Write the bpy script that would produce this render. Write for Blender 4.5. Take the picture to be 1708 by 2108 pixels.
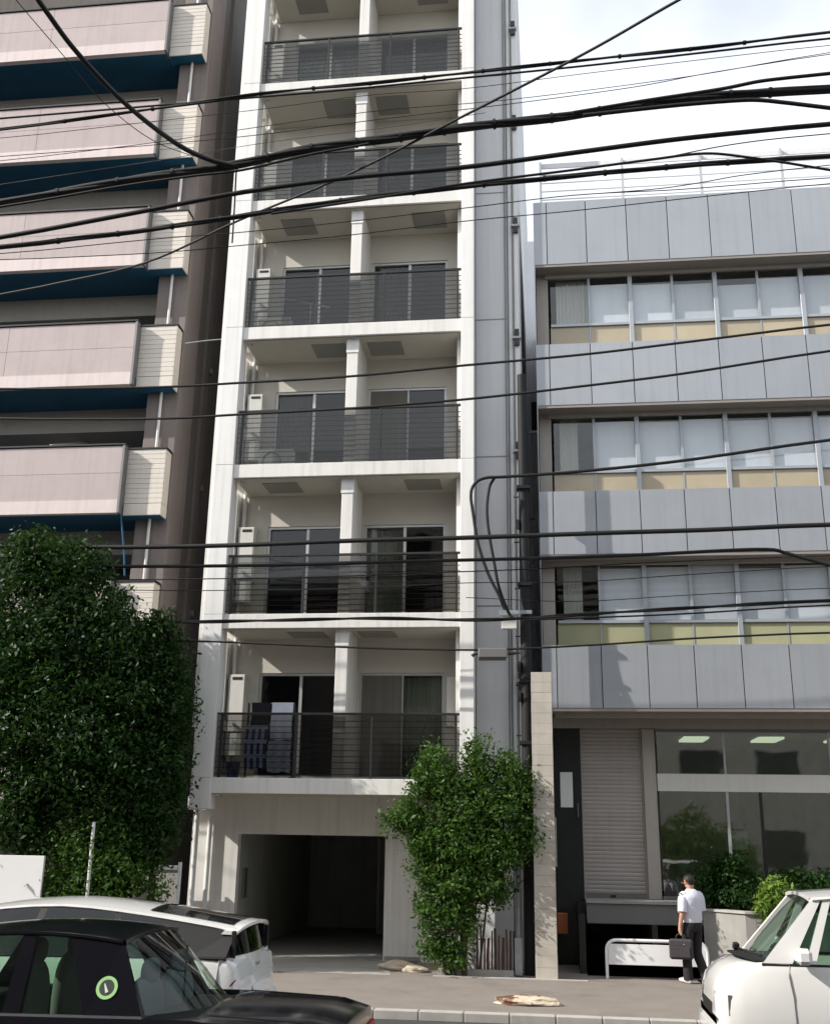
import bpy, bmesh, math, random
import numpy as np
from mathutils import Vector, Matrix
R_ = math.radians
random.seed(7)
S = bpy.context.scene
for o in list(bpy.data.objects): bpy.data.objects.remove(o)
C = S.collection

# ------------------------------------------------------------------ camera
YAW, PITCH, ROLL, EYE, FPX, PX, PY, FW, FH = 7.3, 17.2, 0.95, 2.25, 2186.0, 855.0, 1039.0, 1708, 2108
RM = Matrix.Rotation(R_(YAW), 3, 'Z') @ Matrix.Rotation(R_(90+PITCH), 3, 'X') @ Matrix.Rotation(R_(ROLL), 3, 'Z')
cd = bpy.data.cameras.new('camera'); cam = bpy.data.objects.new('camera', cd); C.objects.link(cam)
cd.sensor_fit = 'VERTICAL'; cd.sensor_height = 36; cd.lens = 36*FPX/FH
cd.shift_y = -(FH/2-PY)/FH; cd.clip_end = 3000; cd.clip_start = 0.05
cam.matrix_world = Matrix.Translation((0, 0, EYE)) @ RM.to_4x4()
S.camera = cam
def at(u, v, Y):                      # where the line of sight through a point of the photo meets depth Y
    d = RM @ Vector(((u-PX)/FPX, -(v-PY)/FPX, -1)); t = Y/d.y
    return Vector((d.x*t, Y, EYE+d.z*t))

# ------------------------------------------------------------------ sky, sun, exposure
SUN_TRAVEL = Vector((1, 0.40, -0.75)).normalized()
w = bpy.data.worlds.new('World'); S.world = w; w.use_nodes = True
wn = w.node_tree.nodes; wl = w.node_tree.links; wn.clear()
sky = wn.new('ShaderNodeTexSky'); sky.sky_type = 'NISHITA'; sky.sun_disc = False
sky.sun_elevation = math.asin(-SUN_TRAVEL.z); sky.sun_rotation = math.atan2(-SUN_TRAVEL.x, -SUN_TRAVEL.y)
sky.air_density = 1.0; sky.dust_density = 2.0; sky.ozone_density = 1.0
bg = wn.new('ShaderNodeBackground'); bg.inputs[1].default_value = 0.13
CLOUD_W = 4.2
# thin bright cloud veil all over the sky, blue showing faintly through its thinner places
tc = wn.new('ShaderNodeTexCoord'); cn = wn.new('ShaderNodeTexNoise'); cn.noise_dimensions = '4D'; cn.inputs['W'].default_value = CLOUD_W; cn.inputs['Scale'].default_value = 1.7; cn.inputs['Detail'].default_value = 5; cn.inputs['Roughness'].default_value = 0.55
wl.new(tc.outputs['Generated'], cn.inputs['Vector'])
cr = wn.new('ShaderNodeMapRange'); cr.inputs[1].default_value = 0.34; cr.inputs[2].default_value = 0.52; cr.inputs[3].default_value = 0.36; cr.inputs[4].default_value = 0.94; wl.new(cn.outputs[0], cr.inputs[0])
veil = wn.new('ShaderNodeMix'); veil.data_type = 'RGBA'; veil.inputs[7].default_value = (6.8, 7.1, 7.5, 1)
wl.new(cr.outputs[0], veil.inputs[0]); wl.new(sky.outputs[0], veil.inputs[6])
wo = wn.new('ShaderNodeOutputWorld'); wl.new(veil.outputs[2], bg.inputs[0]); wl.new(bg.outputs[0], wo.inputs[0])
sd = bpy.data.lights.new('sun', 'SUN'); sd.energy = 4.1; sd.angle = R_(0.53); sd.color = (1, 0.95, 0.87)
sun = bpy.data.objects.new('sun', sd); C.objects.link(sun); sun.location = (-30, -12, 25)
sun.rotation_euler = SUN_TRAVEL.to_track_quat('-Z', 'Y').to_euler()
vs = S.view_settings; vs.view_transform = 'Standard'; vs.look = 'None'; vs.exposure = 0.45; vs.gamma = 1
vs.use_curve_mapping = False
S.render.engine = 'CYCLES'; S.cycles.max_bounces = 7; S.cycles.transparent_max_bounces = 24
S.cycles.caustics_reflective = False; S.cycles.caustics_refractive = False

# ------------------------------------------------------------------ materials
M = {}
def mat(name, col, rough=0.7, metal=0.0, var=0.12, scale=3.0, bump=0.0, bscale=60.0, streak=0.0, spec=0.4, stretch=None, coat=0.0, grime=0.0, piece=0.0):
    m = bpy.data.materials.new(name); m.use_nodes = True; n = m.node_tree.nodes; l = m.node_tree.links
    p = n['Principled BSDF']; p.inputs['Roughness'].default_value = rough; p.inputs['Metallic'].default_value = metal
    p.inputs['Specular IOR Level'].default_value = spec; p.inputs['Coat Weight'].default_value = coat
    geo = n.new('ShaderNodeNewGeometry'); pos = geo.outputs['Position']
    if stretch:
        mp = n.new('ShaderNodeMapping'); mp.inputs['Scale'].default_value = stretch; l.new(pos, mp.inputs[0]); src = mp.outputs[0]
    else: src = pos
    nz = n.new('ShaderNodeTexNoise'); nz.inputs['Scale'].default_value = scale; nz.inputs['Detail'].default_value = 6; nz.inputs['Roughness'].default_value = 0.62
    l.new(src, nz.inputs['Vector'])
    mr = n.new('ShaderNodeMapRange'); mr.inputs[1].default_value = 0.25; mr.inputs[2].default_value = 0.75
    mr.inputs[3].default_value = 1-var; mr.inputs[4].default_value = 1+var; l.new(nz.outputs[0], mr.inputs[0])
    val = mr.outputs[0]
    if streak:
        mp2 = n.new('ShaderNodeMapping'); mp2.inputs['Scale'].default_value = (9, 9, 0.35); l.new(pos, mp2.inputs[0])
        n2 = n.new('ShaderNodeTexNoise'); n2.inputs['Scale'].default_value = 1.0; n2.inputs['Detail'].default_value = 5; l.new(mp2.outputs[0], n2.inputs['Vector'])
        r2 = n.new('ShaderNodeMapRange'); r2.inputs[1].default_value = 0.48; r2.inputs[2].default_value = 0.78; r2.inputs[3].default_value = 1; r2.inputs[4].default_value = 1-streak
        l.new(n2.outputs[0], r2.inputs[0]); mu = n.new('ShaderNodeMath'); mu.operation = 'MULTIPLY'; l.new(val, mu.inputs[0]); l.new(r2.outputs[0], mu.inputs[1]); val = mu.outputs[0]
    if grime:
        n3 = n.new('ShaderNodeTexNoise'); n3.inputs['Scale'].default_value = 0.9; n3.inputs['Detail'].default_value = 8; n3.inputs['Roughness'].default_value = 0.7; l.new(pos, n3.inputs['Vector'])
        r3 = n.new('ShaderNodeMapRange'); r3.inputs[1].default_value = 0.52; r3.inputs[2].default_value = 0.72; r3.inputs[3].default_value = 1; r3.inputs[4].default_value = 1-grime
        l.new(n3.outputs[0], r3.inputs[0]); mu = n.new('ShaderNodeMath'); mu.operation = 'MULTIPLY'; l.new(val, mu.inputs[0]); l.new(r3.outputs[0], mu.inputs[1]); val = mu.outputs[0]
    if piece:                                   # every panel, slat or board has a tone of its own
        oi = n.new('ShaderNodeObjectInfo'); r4 = n.new('ShaderNodeMapRange'); r4.inputs[3].default_value = 1-piece; r4.inputs[4].default_value = 1+piece; l.new(oi.outputs['Random'], r4.inputs[0])
        mu = n.new('ShaderNodeMath'); mu.operation = 'MULTIPLY'; l.new(val, mu.inputs[0]); l.new(r4.outputs[0], mu.inputs[1]); val = mu.outputs[0]
    sc = n.new('ShaderNodeVectorMath'); sc.operation = 'SCALE'; sc.inputs[0].default_value = col[:3]; l.new(val, sc.inputs['Scale'])
    l.new(sc.outputs[0], p.inputs['Base Color'])
    if bump:
        nb = n.new('ShaderNodeTexNoise'); nb.inputs['Scale'].default_value = bscale; nb.inputs['Detail'].default_value = 4; l.new(pos, nb.inputs['Vector'])
        b = n.new('ShaderNodeBump'); b.inputs['Strength'].default_value = bump; b.inputs['Distance'].default_value = 0.01; l.new(nb.outputs[0], b.inputs['Height']); l.new(b.outputs[0], p.inputs['Normal'])
    M[name] = m; return m
def glass(name, tint, refl=1.0, rough=0.02, ior=1.5, gcol=(1, 1, 1)):
    m = bpy.data.materials.new(name); m.use_nodes = True; n = m.node_tree.nodes; l = m.node_tree.links; n.clear()
    tr = n.new('ShaderNodeBsdfTransparent'); tr.inputs[0].default_value = (*tint, 1)
    gl = n.new('ShaderNodeBsdfGlossy'); gl.inputs['Roughness'].default_value = rough; gl.inputs[0].default_value = (*gcol, 1)
    lw = n.new('ShaderNodeLayerWeight'); lw.inputs[0].default_value = .5        # same reflectance from either side of a thin pane
    pw = n.new('ShaderNodeMath'); pw.operation = 'POWER'; pw.inputs[1].default_value = 5; l.new(lw.outputs['Facing'], pw.inputs[0])
    mu = n.new('ShaderNodeMath'); mu.operation = 'MULTIPLY_ADD'; mu.inputs[1].default_value = .95*min(refl, 1); mu.inputs[2].default_value = .042*refl; mu.use_clamp = True; l.new(pw.outputs[0], mu.inputs[0])
    mx = n.new('ShaderNodeMixShader'); l.new(mu.outputs[0], mx.inputs[0]); l.new(tr.outputs[0], mx.inputs[1]); l.new(gl.outputs[0], mx.inputs[2])
    # the slightest waviness of real panes
    geo = n.new('ShaderNodeNewGeometry'); nz = n.new('ShaderNodeTexNoise'); nz.inputs['Scale'].default_value = 1.3; l.new(geo.outputs['Position'], nz.inputs['Vector'])
    b = n.new('ShaderNodeBump'); b.inputs['Strength'].default_value = 0.25; b.inputs['Distance'].default_value = 0.01; l.new(nz.outputs[0], b.inputs['Height']); l.new(b.outputs[0], gl.inputs['Normal'])
    o = n.new('ShaderNodeOutputMaterial'); l.new(mx.outputs[0], o.inputs[0]); M[name] = m; return m
def leafmat(name, col, col2, trans=0.35):
    m = bpy.data.materials.new(name); m.use_nodes = True; n = m.node_tree.nodes; l = m.node_tree.links; n.clear()
    geo = n.new('ShaderNodeNewGeometry'); rp = n.new('ShaderNodeValToRGB')
    rp.color_ramp.elements[0].color = (*col, 1); rp.color_ramp.elements[1].color = (*col2, 1)
    nz = n.new('ShaderNodeTexNoise'); nz.inputs['Scale'].default_value = 1.6; nz.inputs['Detail'].default_value = 3; l.new(geo.outputs['Position'], nz.inputs['Vector'])
    mx0 = n.new('ShaderNodeMath'); mx0.operation = 'MULTIPLY_ADD'; mx0.inputs[1].default_value = 0.75
    ta = n.new('ShaderNodeAttribute'); ta.attribute_name = 'tone'; l.new(ta.outputs['Fac'], mx0.inputs[0])
    m2 = n.new('ShaderNodeMath'); m2.operation = 'MULTIPLY'; m2.inputs[1].default_value = 0.35; l.new(nz.outputs[0], m2.inputs[0]); l.new(m2.outputs[0], mx0.inputs[2])
    l.new(mx0.outputs[0], rp.inputs[0])
    p = n.new('ShaderNodeBsdfPrincipled'); p.inputs['Roughness'].default_value = 0.5; p.inputs['Specular IOR Level'].default_value = 0.28; l.new(rp.outputs[0], p.inputs['Base Color'])
    t = n.new('ShaderNodeBsdfTranslucent'); hs = n.new('ShaderNodeHueSaturation'); hs.inputs['Value'].default_value = 1.5; hs.inputs['Hue'].default_value = 0.48; l.new(rp.outputs[0], hs.inputs['Color']); l.new(hs.outputs[0], t.inputs[0])
    mx = n.new('ShaderNodeMixShader'); mx.inputs[0].default_value = trans; l.new(p.outputs[0], mx.inputs[1]); l.new(t.outputs[0], mx.inputs[2])
    o = n.new('ShaderNodeOutputMaterial'); l.new(mx.outputs[0], o.inputs[0]); M[name] = m; return m
def emit(name, col, st):
    m = bpy.data.materials.new(name); m.use_nodes = True; p = m.node_tree.nodes['Principled BSDF']
    p.inputs['Base Color'].default_value = (*col, 1); p.inputs['Emission Color'].default_value = (*col, 1); p.inputs['Emission Strength'].default_value = st; M[name] = m; return m

mat('white_paint', (.79, .77, .735), .75, var=.04, scale=2.0, streak=.17, grime=.08, bump=.08, bscale=120)
mat('white_trim', (.82, .81, .79), .6, var=.03, scale=4, streak=.16)
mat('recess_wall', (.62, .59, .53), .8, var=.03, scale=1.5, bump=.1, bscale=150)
mat('grey_wall', (.71, .71, .72), .75, var=.04, scale=1.2, streak=.08, bump=.08, bscale=120)
mat('ceiling', (.56, .535, .47), .85, var=.04)  # beige underside paint, darkened to carry the shade of the balcony recesses
mat('hatch', (.27, .265, .24), .6, var=.05)
mat('alu', (.55, .55, .55), .4, metal=.6, var=.05)
mat('alu_dark', (.22, .22, .22), .45, metal=.5, var=.06)
mat('rail_black', (.022, .021, .021), .45, var=.1, spec=.5)
mat('pipe_white', (.78, .78, .77), .45, var=.04, streak=.15)
mat('pipe_grey', (.42, .43, .45), .4, var=.06, streak=.2, metal=.2)
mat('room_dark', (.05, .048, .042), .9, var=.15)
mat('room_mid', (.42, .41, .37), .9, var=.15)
mat('curtain', (.55, .54, .48), .9, var=.10, scale=1.0, stretch=(14, 14, .3))
mat('curtain_dark', (.16, .15, .13), .9, var=.15, scale=1.0, stretch=(14, 14, .3))
mat('blind', (.78, .80, .84), .85, piece=.12, var=.05, scale=1.0, stretch=(5, 5, .3))
mat('garage', (.42, .43, .40), .8, var=.12, scale=1.5, streak=.2)
mat('pink', (.53, .452, .442), .85, piece=.03, grime=.07, var=.06, scale=1.5, streak=.10, bump=.35, bscale=90)
mat('pink_band', (.74, .64, .62), .8, var=.05, streak=.14)
mat('cream', (.72, .665, .60), .75, piece=.035, var=.04, scale=2, streak=.05)
mat('blue_soffit', (.012, .098, .185), .6, var=.12, scale=2)
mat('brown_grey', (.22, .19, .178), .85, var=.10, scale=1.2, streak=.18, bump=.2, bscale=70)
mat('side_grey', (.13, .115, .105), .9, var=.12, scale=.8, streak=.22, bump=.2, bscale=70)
mat('panel', (.392, .412, .442), .42, metal=.35, var=.05, scale=.5, streak=.09, piece=.06, grime=.07)
mat('joint', (.05, .05, .055), .8)
mat('soffit', (.30, .275, .25), .75, var=.05)
mat('taupe', (.45, .415, .37), .75, var=.05, streak=.1)
mat('frame_grey', (.42, .45, .48), .45, metal=.4, var=.04)
mat('amber_glass', (.47, .40, .28), .2, var=.12, scale=1.2, spec=.6, piece=.12)
mat('olive_glass', (.40, .40, .25), .2, var=.12, scale=1.2, spec=.6, piece=.12)
mat('shutter', (.43, .395, .37), .5, piece=.05, metal=.25, var=.05, streak=.08)
mat('dark_clad', (.02, .024, .022), .35, var=.2)
mat('concrete', (.50, .46, .40), .85, piece=.06, var=.10, scale=3, streak=.18, bump=.3, bscale=60, grime=.15)
mat('concrete_grey', (.34, .33, .31), .85, var=.10, scale=3, streak=.15, bump=.3, bscale=60)
mat('asphalt', (.058, .056, .055), .9, var=.2, scale=6, bump=.5, bscale=180)
mat('sidewalk', (.235, .205, .18), .9, var=.12, scale=1.6, bump=.5, bscale=160, grime=.25)
mat('apron', (.36, .34, .30), .9, var=.12, scale=1.6, bump=.4, bscale=120, grime=.2)
mat('kerb', (.42, .40, .37), .85, var=.12, scale=5, bump=.3, bscale=60)
mat('black_cable', (.008, .0075, .008), .65, var=.2, scale=3)
mat('grey_cable', (.10, .10, .10), .55, var=.2, scale=3)
mat('pole', (.011, .011, .012), .7, var=.2, scale=4, streak=.2)
mat('galv', (.36, .40, .42), .45, metal=.5, var=.12, scale=8, streak=.2)
mat('sign_white', (.80, .80, .80), .5, var=.02)
mat('orange_box', (.40, .12, .04), .6)
mat('gate_white', (.84, .84, .85), .4, var=.02, spec=.5)
mat('bark', (.10, .075, .055), .9, var=.3, scale=12, bump=.8, bscale=40)
mat('picket_red', (.17, .07, .06), .85, var=.3, scale=10)
mat('picket_brown', (.11, .075, .055), .85, var=.3, scale=10)
mat('stone', (.52, .44, .34), .9, var=.22, scale=7, bump=.8, bscale=25)
def two_tone(name, a, b, sc=5.0):
    m = mat(name, a, .9, var=.2, scale=9, bump=.8, bscale=25); n = m.node_tree.nodes; l = m.node_tree.links; p = n['Principled BSDF']; old = p.inputs['Base Color'].links[0].from_socket
    nz = n.new('ShaderNodeTexNoise'); nz.inputs['Scale'].default_value = sc; nz.inputs['Detail'].default_value = 8; g_ = n.new('ShaderNodeNewGeometry'); l.new(g_.outputs['Position'], nz.inputs['Vector'])
    r_ = n.new('ShaderNodeMapRange'); r_.inputs[1].default_value = .47; r_.inputs[2].default_value = .56; l.new(nz.outputs[0], r_.inputs[0])
    x_ = n.new('ShaderNodeMix'); x_.data_type = 'RGBA'; l.new(r_.outputs[0], x_.inputs[0]); l.new(old, x_.inputs[6]); x_.inputs[7].default_value = (*b, 1); l.new(x_.outputs[2], p.inputs['Base Color'])
two_tone('stone_soil', (.60, .50, .38), (.14, .06, .04))
mat('soil', (.10, .05, .035), .95, var=.4, scale=14, bump=.8, bscale=40)
mat('car_black', (.005, .005, .008), .13, var=.05, spec=.45)
mat('car_white', (.82, .81, .79), .25, var=.01, coat=1.0)
mat('car_trim', (.008, .008, .008), .6, var=.1)
mat('chrome', (.65, .65, .66), .18, metal=1, var=.02)
mat('tyre', (.02, .02, .02), .85)
mat('lamp_red', (.35, .02, .02), .2)
mat('lamp_clear', (.55, .53, .56), .12, metal=.4)
mat('seat', (.07, .085, .10), .85, var=.08)
mat('seat_cover', (.16, .16, .15), .85, var=.06)
mat('sticker_green', (.28, .52, .20), .5, var=.1); mat('sticker_dark', (.02, .025, .02), .5); mat('sticker_pale', (.55, .62, .5), .5); mat('sticker_red', (.5, .03, .07), .5)
mat('skin', (.55, .30, .22), .6, var=.05); mat('hair', (.018, .014, .012), .6, var=.2)
mat('shirt', (.70, .70, .80), .85, var=.05, scale=14, bump=1.0, bscale=11); mat('trousers', (.022, .020, .022), .85, var=.2, scale=10, bump=.3, bscale=12)
mat('shoe', (.03, .028, .028), .4); mat('shoe_white', (.7, .7, .68), .5); mat('bag', (.045, .040, .042), .7, var=.15, scale=12, bump=.2, bscale=40); mat('jacket', (.03, .035, .028), .8, var=.2)
mat('cloth_white', (.74, .76, .86), .9, var=.06, scale=6); mat('cloth_navy', (.06, .08, .20), .9, var=.2, scale=6); mat('cloth_blue', (.50, .55, .74), .9, var=.2, scale=6); mat('cloth_black', (.012, .012, .016), .9)
mat('unit_white', (.72, .71, .67), .55, var=.03, streak=.08)
mat('bg_white', (.80, .80, .82), .8, var=.04, streak=.08)
mat('floor_dark', (.30, .29, .27), .8, var=.1)
glass('glass_smoke', (.61, .61, .60), .8, .03)
glass('glass_side', (.64, .70, .68), 1.0, .03)
glass('glass_win', (.74, .77, .75), .9)
glass('glass_office', (.95, .965, .97), 1.1)
glass('glass_shop', (.78, .81, .78), 4.2)
glass('glass_car', (.70, .82, .74), 1.0, .01)
glass('glass_car_dark', (.16, .16, .15), 1.3, .01)
leafmat('leaf_dark', (.002, .009, .002), (.030, .092, .010), .26)
leafmat('leaf_mid', (.007, .031, .005), (.092, .195, .028), .32)
leafmat('leaf_light', (.06, .13, .02), (.22, .34, .06))
leafmat('leaf_deep', (.008, .030, .006), (.04, .10, .016))
emit('lamp_panel', (.75, .85, .62), 0.9)

# ------------------------------------------------------------------ helpers
ORG = {}
def new(name, me, parent=None, loc=(0, 0, 0)):
    o = bpy.data.objects.new(name, me); C.objects.link(o)
    if parent is not None: o.parent = parent; ORG[o.name] = ORG.get(parent.name, Vector((0, 0, 0)))
    o.location = loc; return o
def tag(o, label, cat, group=None, kind=None):
    if label: o['label'] = label
    if cat: o['category'] = cat
    if group: o['group'] = group
    if kind: o['kind'] = kind
    return o
def thing(name, loc, label, cat, group=None, rz=0):
    o = bpy.data.objects.new(name, None); C.objects.link(o); o.location = loc; o.rotation_euler.z = rz; o.empty_display_size = .3
    ORG[o.name] = Vector(loc) if rz == 0 else Vector((0, 0, 0)); return tag(o, label, cat, group)
class MB:
    def __init__(s): s.v = []; s.f = []; s.mi = []
    def add(s, vs_, fs, mi=0):
        b = len(s.v); s.v += [tuple(q) for q in vs_]; s.f += [tuple(b+i for i in f) for f in fs]; s.mi += [mi]*len(fs); return s
    def box(s, x0, x1, y0, y1, z0, z1, mi=0):
        return s.add([(x0,y0,z0),(x1,y0,z0),(x1,y1,z0),(x0,y1,z0),(x0,y0,z1),(x1,y0,z1),(x1,y1,z1),(x0,y1,z1)],
                     [(0,3,2,1),(4,5,6,7),(0,1,5,4),(1,2,6,5),(2,3,7,6),(3,0,4,7)], mi)
    def quadslab(s, a, b, c, d, t, mi=0):      # a b c d counter-clockwise seen from outside, thickness t inward
        a, b, c, d = map(Vector, (a, b, c, d)); n = ((c-a).cross(d-b)).normalized()*-t
        return s.add([a, b, c, d, a+n, b+n, c+n, d+n], [(0,1,2,3),(7,6,5,4),(1,0,4,5),(2,1,5,6),(3,2,6,7),(0,3,7,4)], mi)
    def tube(s, pts, r, n=8, mi=0, cap=True):
        pts = [Vector(p) for p in pts]; rs = r if isinstance(r, (list, tuple)) else [r]*len(pts); b = len(s.v); up = Vector((0.13, 0.21, 0.97))
        for i, p in enumerate(pts):
            t = (pts[min(i+1, len(pts)-1)]-pts[max(i-1, 0)]).normalized()
            if abs(t.dot(up)) > .98: up = Vector((0.97, 0.2, 0.1))
            e = t.cross(up).normalized(); g = e.cross(t)
            for k in range(n):
                a = 2*math.pi*k/n; s.v.append(tuple(p+(e*math.cos(a)+g*math.sin(a))*rs[i]))
        for i in range(len(pts)-1):
            for k in range(n):
                s.f.append((b+i*n+k, b+i*n+(k+1) % n, b+(i+1)*n+(k+1) % n, b+(i+1)*n+k)); s.mi.append(mi)
        if cap:
            s.f.append(tuple(b+k for k in range(n))[::-1]); s.f.append(tuple(b+(len(pts)-1)*n+k for k in range(n))); s.mi += [mi, mi]
        return s
    def loft(s, rings, closed=True, cap=True, mi=0):
        b = len(s.v); n = len(rings[0])
        for r in rings: s.v += [tuple(q) for q in r]
        for i in range(len(rings)-1):
            for k in range(n if closed else n-1):
                s.f.append((b+i*n+k, b+i*n+(k+1) % n, b+(i+1)*n+(k+1) % n, b+(i+1)*n+k)); s.mi.append(mi)
        if cap and closed:
            s.f.append(tuple(b+k for k in range(n))[::-1]); s.f.append(tuple(b+(len(rings)-1)*n+k for k in range(n))); s.mi += [mi, mi]
        return s
    def mesh(s, name, mats, org=(0, 0, 0), smooth=None):
        me = bpy.data.meshes.new(name); me.from_pydata([(x-org[0], y-org[1], z-org[2]) for x, y, z in s.v], [], s.f)
        for m in (mats if isinstance(mats, (list, tuple)) else [mats]): me.materials.append(M[m])
        if len(set(s.mi)) > 1: me.polygons.foreach_set('material_index', s.mi)
        bm = bmesh.new(); bm.from_mesh(me); bmesh.ops.recalc_face_normals(bm, faces=bm.faces); bm.to_mesh(me); bm.free()
        if smooth is not None:
            me.polygons.foreach_set('use_smooth', [True]*len(me.polygons)); me.set_sharp_from_angle(angle=R_(smooth))
        me.update(); return me
    def build(s, name, mats, parent=None, smooth=None):
        org = ORG.get(parent.name, (0, 0, 0)) if parent is not None else (0, 0, 0)
        return new(name, s.mesh(name, mats, org, smooth), parent)
CACHE = {}
def box_mesh(dx, dy, dz, m, bev=0.0):
    k = (round(dx, 4), round(dy, 4), round(dz, 4), m, bev)
    if k not in CACHE:
        me = MB().box(-dx/2, dx/2, -dy/2, dy/2, -dz/2, dz/2).mesh('box_piece', m)
        if bev:
            bm = bmesh.new(); bm.from_mesh(me); bmesh.ops.bevel(bm, geom=list(bm.edges), offset=bev, segments=1, affect='EDGES'); bm.to_mesh(me); bm.free()
        CACHE[k] = me
    return CACHE[k]
def bx(name, x0, x1, y0, y1, z0, z1, m, parent=None, bev=0.0):
    org = ORG.get(parent.name, Vector((0, 0, 0))) if parent is not None else Vector((0, 0, 0))
    return new(name, box_mesh(x1-x0, y1-y0, z1-z0, m, bev), parent, Vector(((x0+x1)/2, (y0+y1)/2, (z0+z1)/2))-org)
def sub(name, x0, x1, y0, y1, z0, z1, m, part, bev=0.0):   # a piece under a part that carries its own location
    root = ORG.get(part.name, Vector((0, 0, 0)))
    return new(name, box_mesh(x1-x0, y1-y0, z1-z0, m, bev), part, Vector(((x0+x1)/2, (y0+y1)/2, (z0+z1)/2))-root-part.location)
def anchor(name, parent):            # an Empty that groups sub-parts of one part
    o = bpy.data.objects.new(name, None); C.objects.link(o); o.parent = parent; o.empty_display_size = .2
    ORG[o.name] = ORG.get(parent.name, Vector((0, 0, 0))); return o
def spline(pts, step=8):
    P = [Vector(p) for p in pts]; P = [P[0]*2-P[1]]+P+[P[-1]*2-P[-2]]; out = []
    for i in range(1, len(P)-2):
        for k in range(step):
            t = k/step; a, b, c, d = P[i-1], P[i], P[i+1], P[i+2]
            out.append(.5*((2*b)+(c-a)*t+(2*a-5*b+4*c-d)*t*t+(3*b-a-3*c+d)*t**3))
    out.append(P[-2]); return out
def leaves(name, lobes, n, size, m, parent=None, seed=1, clump=0.16, per=26, flat=0.25, jitter=.38):
    rg = np.random.default_rng(seed); L = np.array(lobes, float); vol = L[:, 3]*L[:, 4]*L[:, 5]; pr = vol**.75; pr /= pr.sum()
    nc = n//per; ci = rg.choice(len(L), nc, p=pr); d = rg.normal(size=(nc, 3)); d /= np.linalg.norm(d, axis=1)[:, None]
    rad = np.clip(1-np.abs(rg.normal(0, .26, nc)), .1, None)*(1+rg.normal(0, .07, nc)); cen = L[ci, :3]+d*L[ci, 3:6]*rad[:, None]
    cs = np.repeat(clump*rg.uniform(.55, 1.5, nc), per)[:, None]; tone = np.clip(np.repeat(rg.beta(1.6, 2.2, nc), per)*.75+rg.uniform(0, .25, nc*per), 0, 1)
    c = np.repeat(cen, per, axis=0)+np.clip(rg.normal(size=(nc*per, 3)), -1.7, 1.7)*cs*np.array([1, 1, .8]); dd = np.repeat(d, per, axis=0)
    N = len(c); nrm = dd*.45+np.repeat(rg.normal(size=(nc, 3))*.45, per, axis=0)+rg.normal(size=(N, 3))*.6+np.array([0, 0, flat]); nrm /= np.linalg.norm(nrm, axis=1)[:, None]
    a = np.cross(nrm, rg.normal(size=(N, 3))); a /= np.linalg.norm(a, axis=1)[:, None]; b = np.cross(nrm, a)
    s = size*(1+rg.normal(0, jitter, N))[:, None]; s = np.clip(s, size*.4, size*1.8)
    v = np.stack([c-a*s, c-b*s*.45+nrm*s*.12, c+a*s, c+b*s*.45+nrm*s*.12], 1).reshape(-1, 3)
    org = np.array(ORG.get(parent.name, (0, 0, 0))) if parent is not None else np.zeros(3); v = v-org
    v[:, 2] = np.maximum(v[:, 2], .01-org[2])
    me = bpy.data.meshes.new(name); me.vertices.add(len(v)); me.vertices.foreach_set('co', v.ravel().astype('f'))
    me.loops.add(N*4); me.loops.foreach_set('vertex_index', np.arange(N*4, dtype='i')); me.polygons.add(N)
    me.polygons.foreach_set('loop_start', np.arange(0, N*4, 4, dtype='i')); me.polygons.foreach_set('loop_total', np.full(N, 4, 'i'))
    at_ = me.attributes.new('tone', 'FLOAT', 'FACE'); at_.data.foreach_set('value', tone.astype('f'))
    me.materials.append(M[m]); me.update(calc_edges=True); me.validate()
    return new(name, me, parent)

# ------------------------------------------------------------------ ground, road, pavement
def holed(name, xs, ys, z, hole, m):      # a flat sheet with one rectangular opening
    mb = MB()
    for i in range(len(xs)-1):
        for j in range(len(ys)-1):
            if (i, j) == hole: continue
            mb.add([(xs[i], ys[j], z), (xs[i+1], ys[j], z), (xs[i+1], ys[j+1], z), (xs[i], ys[j+1], z)], [(0, 1, 2, 3)])
    bm_ = mb.build(name, m); return bm_
RX0, RX1, RY0, RY1 = .55, 2.75, 19.75, 27.5
tag(holed('ground', [-900, RX0, RX1, 900], [-900, RY0, RY1, 900], -.10, (1, 1), 'asphalt'), None, None, kind='structure')
tag(MB().box(-60, RX0, 15.42, 32, -.16, 0).box(RX1, 60, 15.42, 32, -.16, 0).box(RX0, RX1, 15.42, RY0, -.16, 0).box(RX0, RX1, RY1, 32, -.16, 0).build('pavement', 'sidewalk'), None, None, kind='structure')
ramp = MB().add([(RX0, RY0, -.02), (RX1, RY0, -.02), (RX1, RY1, -2.4), (RX0, RY1, -2.4)], [(0, 1, 2, 3)]).build('ramp', 'concrete_grey'); tag(ramp, None, None, kind='structure')
kb = bpy.data.objects.new('kerb', None); C.objects.link(kb); ORG['kerb'] = Vector((0, 15.3, 0)); kb.location = (0, 15.3, 0); tag(kb, None, None, kind='structure')
for i in range(-16, 16): bx('kerb_stone', i*.6+.004, i*.6+.596, 15.27, 15.415, -.14, .012, 'kerb', kb, .012)
tag(MB().add([(-6.7, 18.9, .004), (-2.7, 18.9, .004), (-3.05, 20.86, .006), (-6.1, 20.86, .006)], [(0, 1, 2, 3)]).build('driveway', 'apron'), None, None, kind='structure')
tag(MB().add([(-60, 12.55, -.094), (60, 12.55, -.094), (60, 12.67, -.094), (-60, 12.67, -.094)], [(0, 1, 2, 3)]).build('road_marking', 'sign_white'), None, None, kind='structure')
tag(MB().box(-2.0, RX0-.02, 18.9, 19.02, -.01, .014).build('edge_strip', 'kerb'), None, None, kind='structure')
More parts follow.
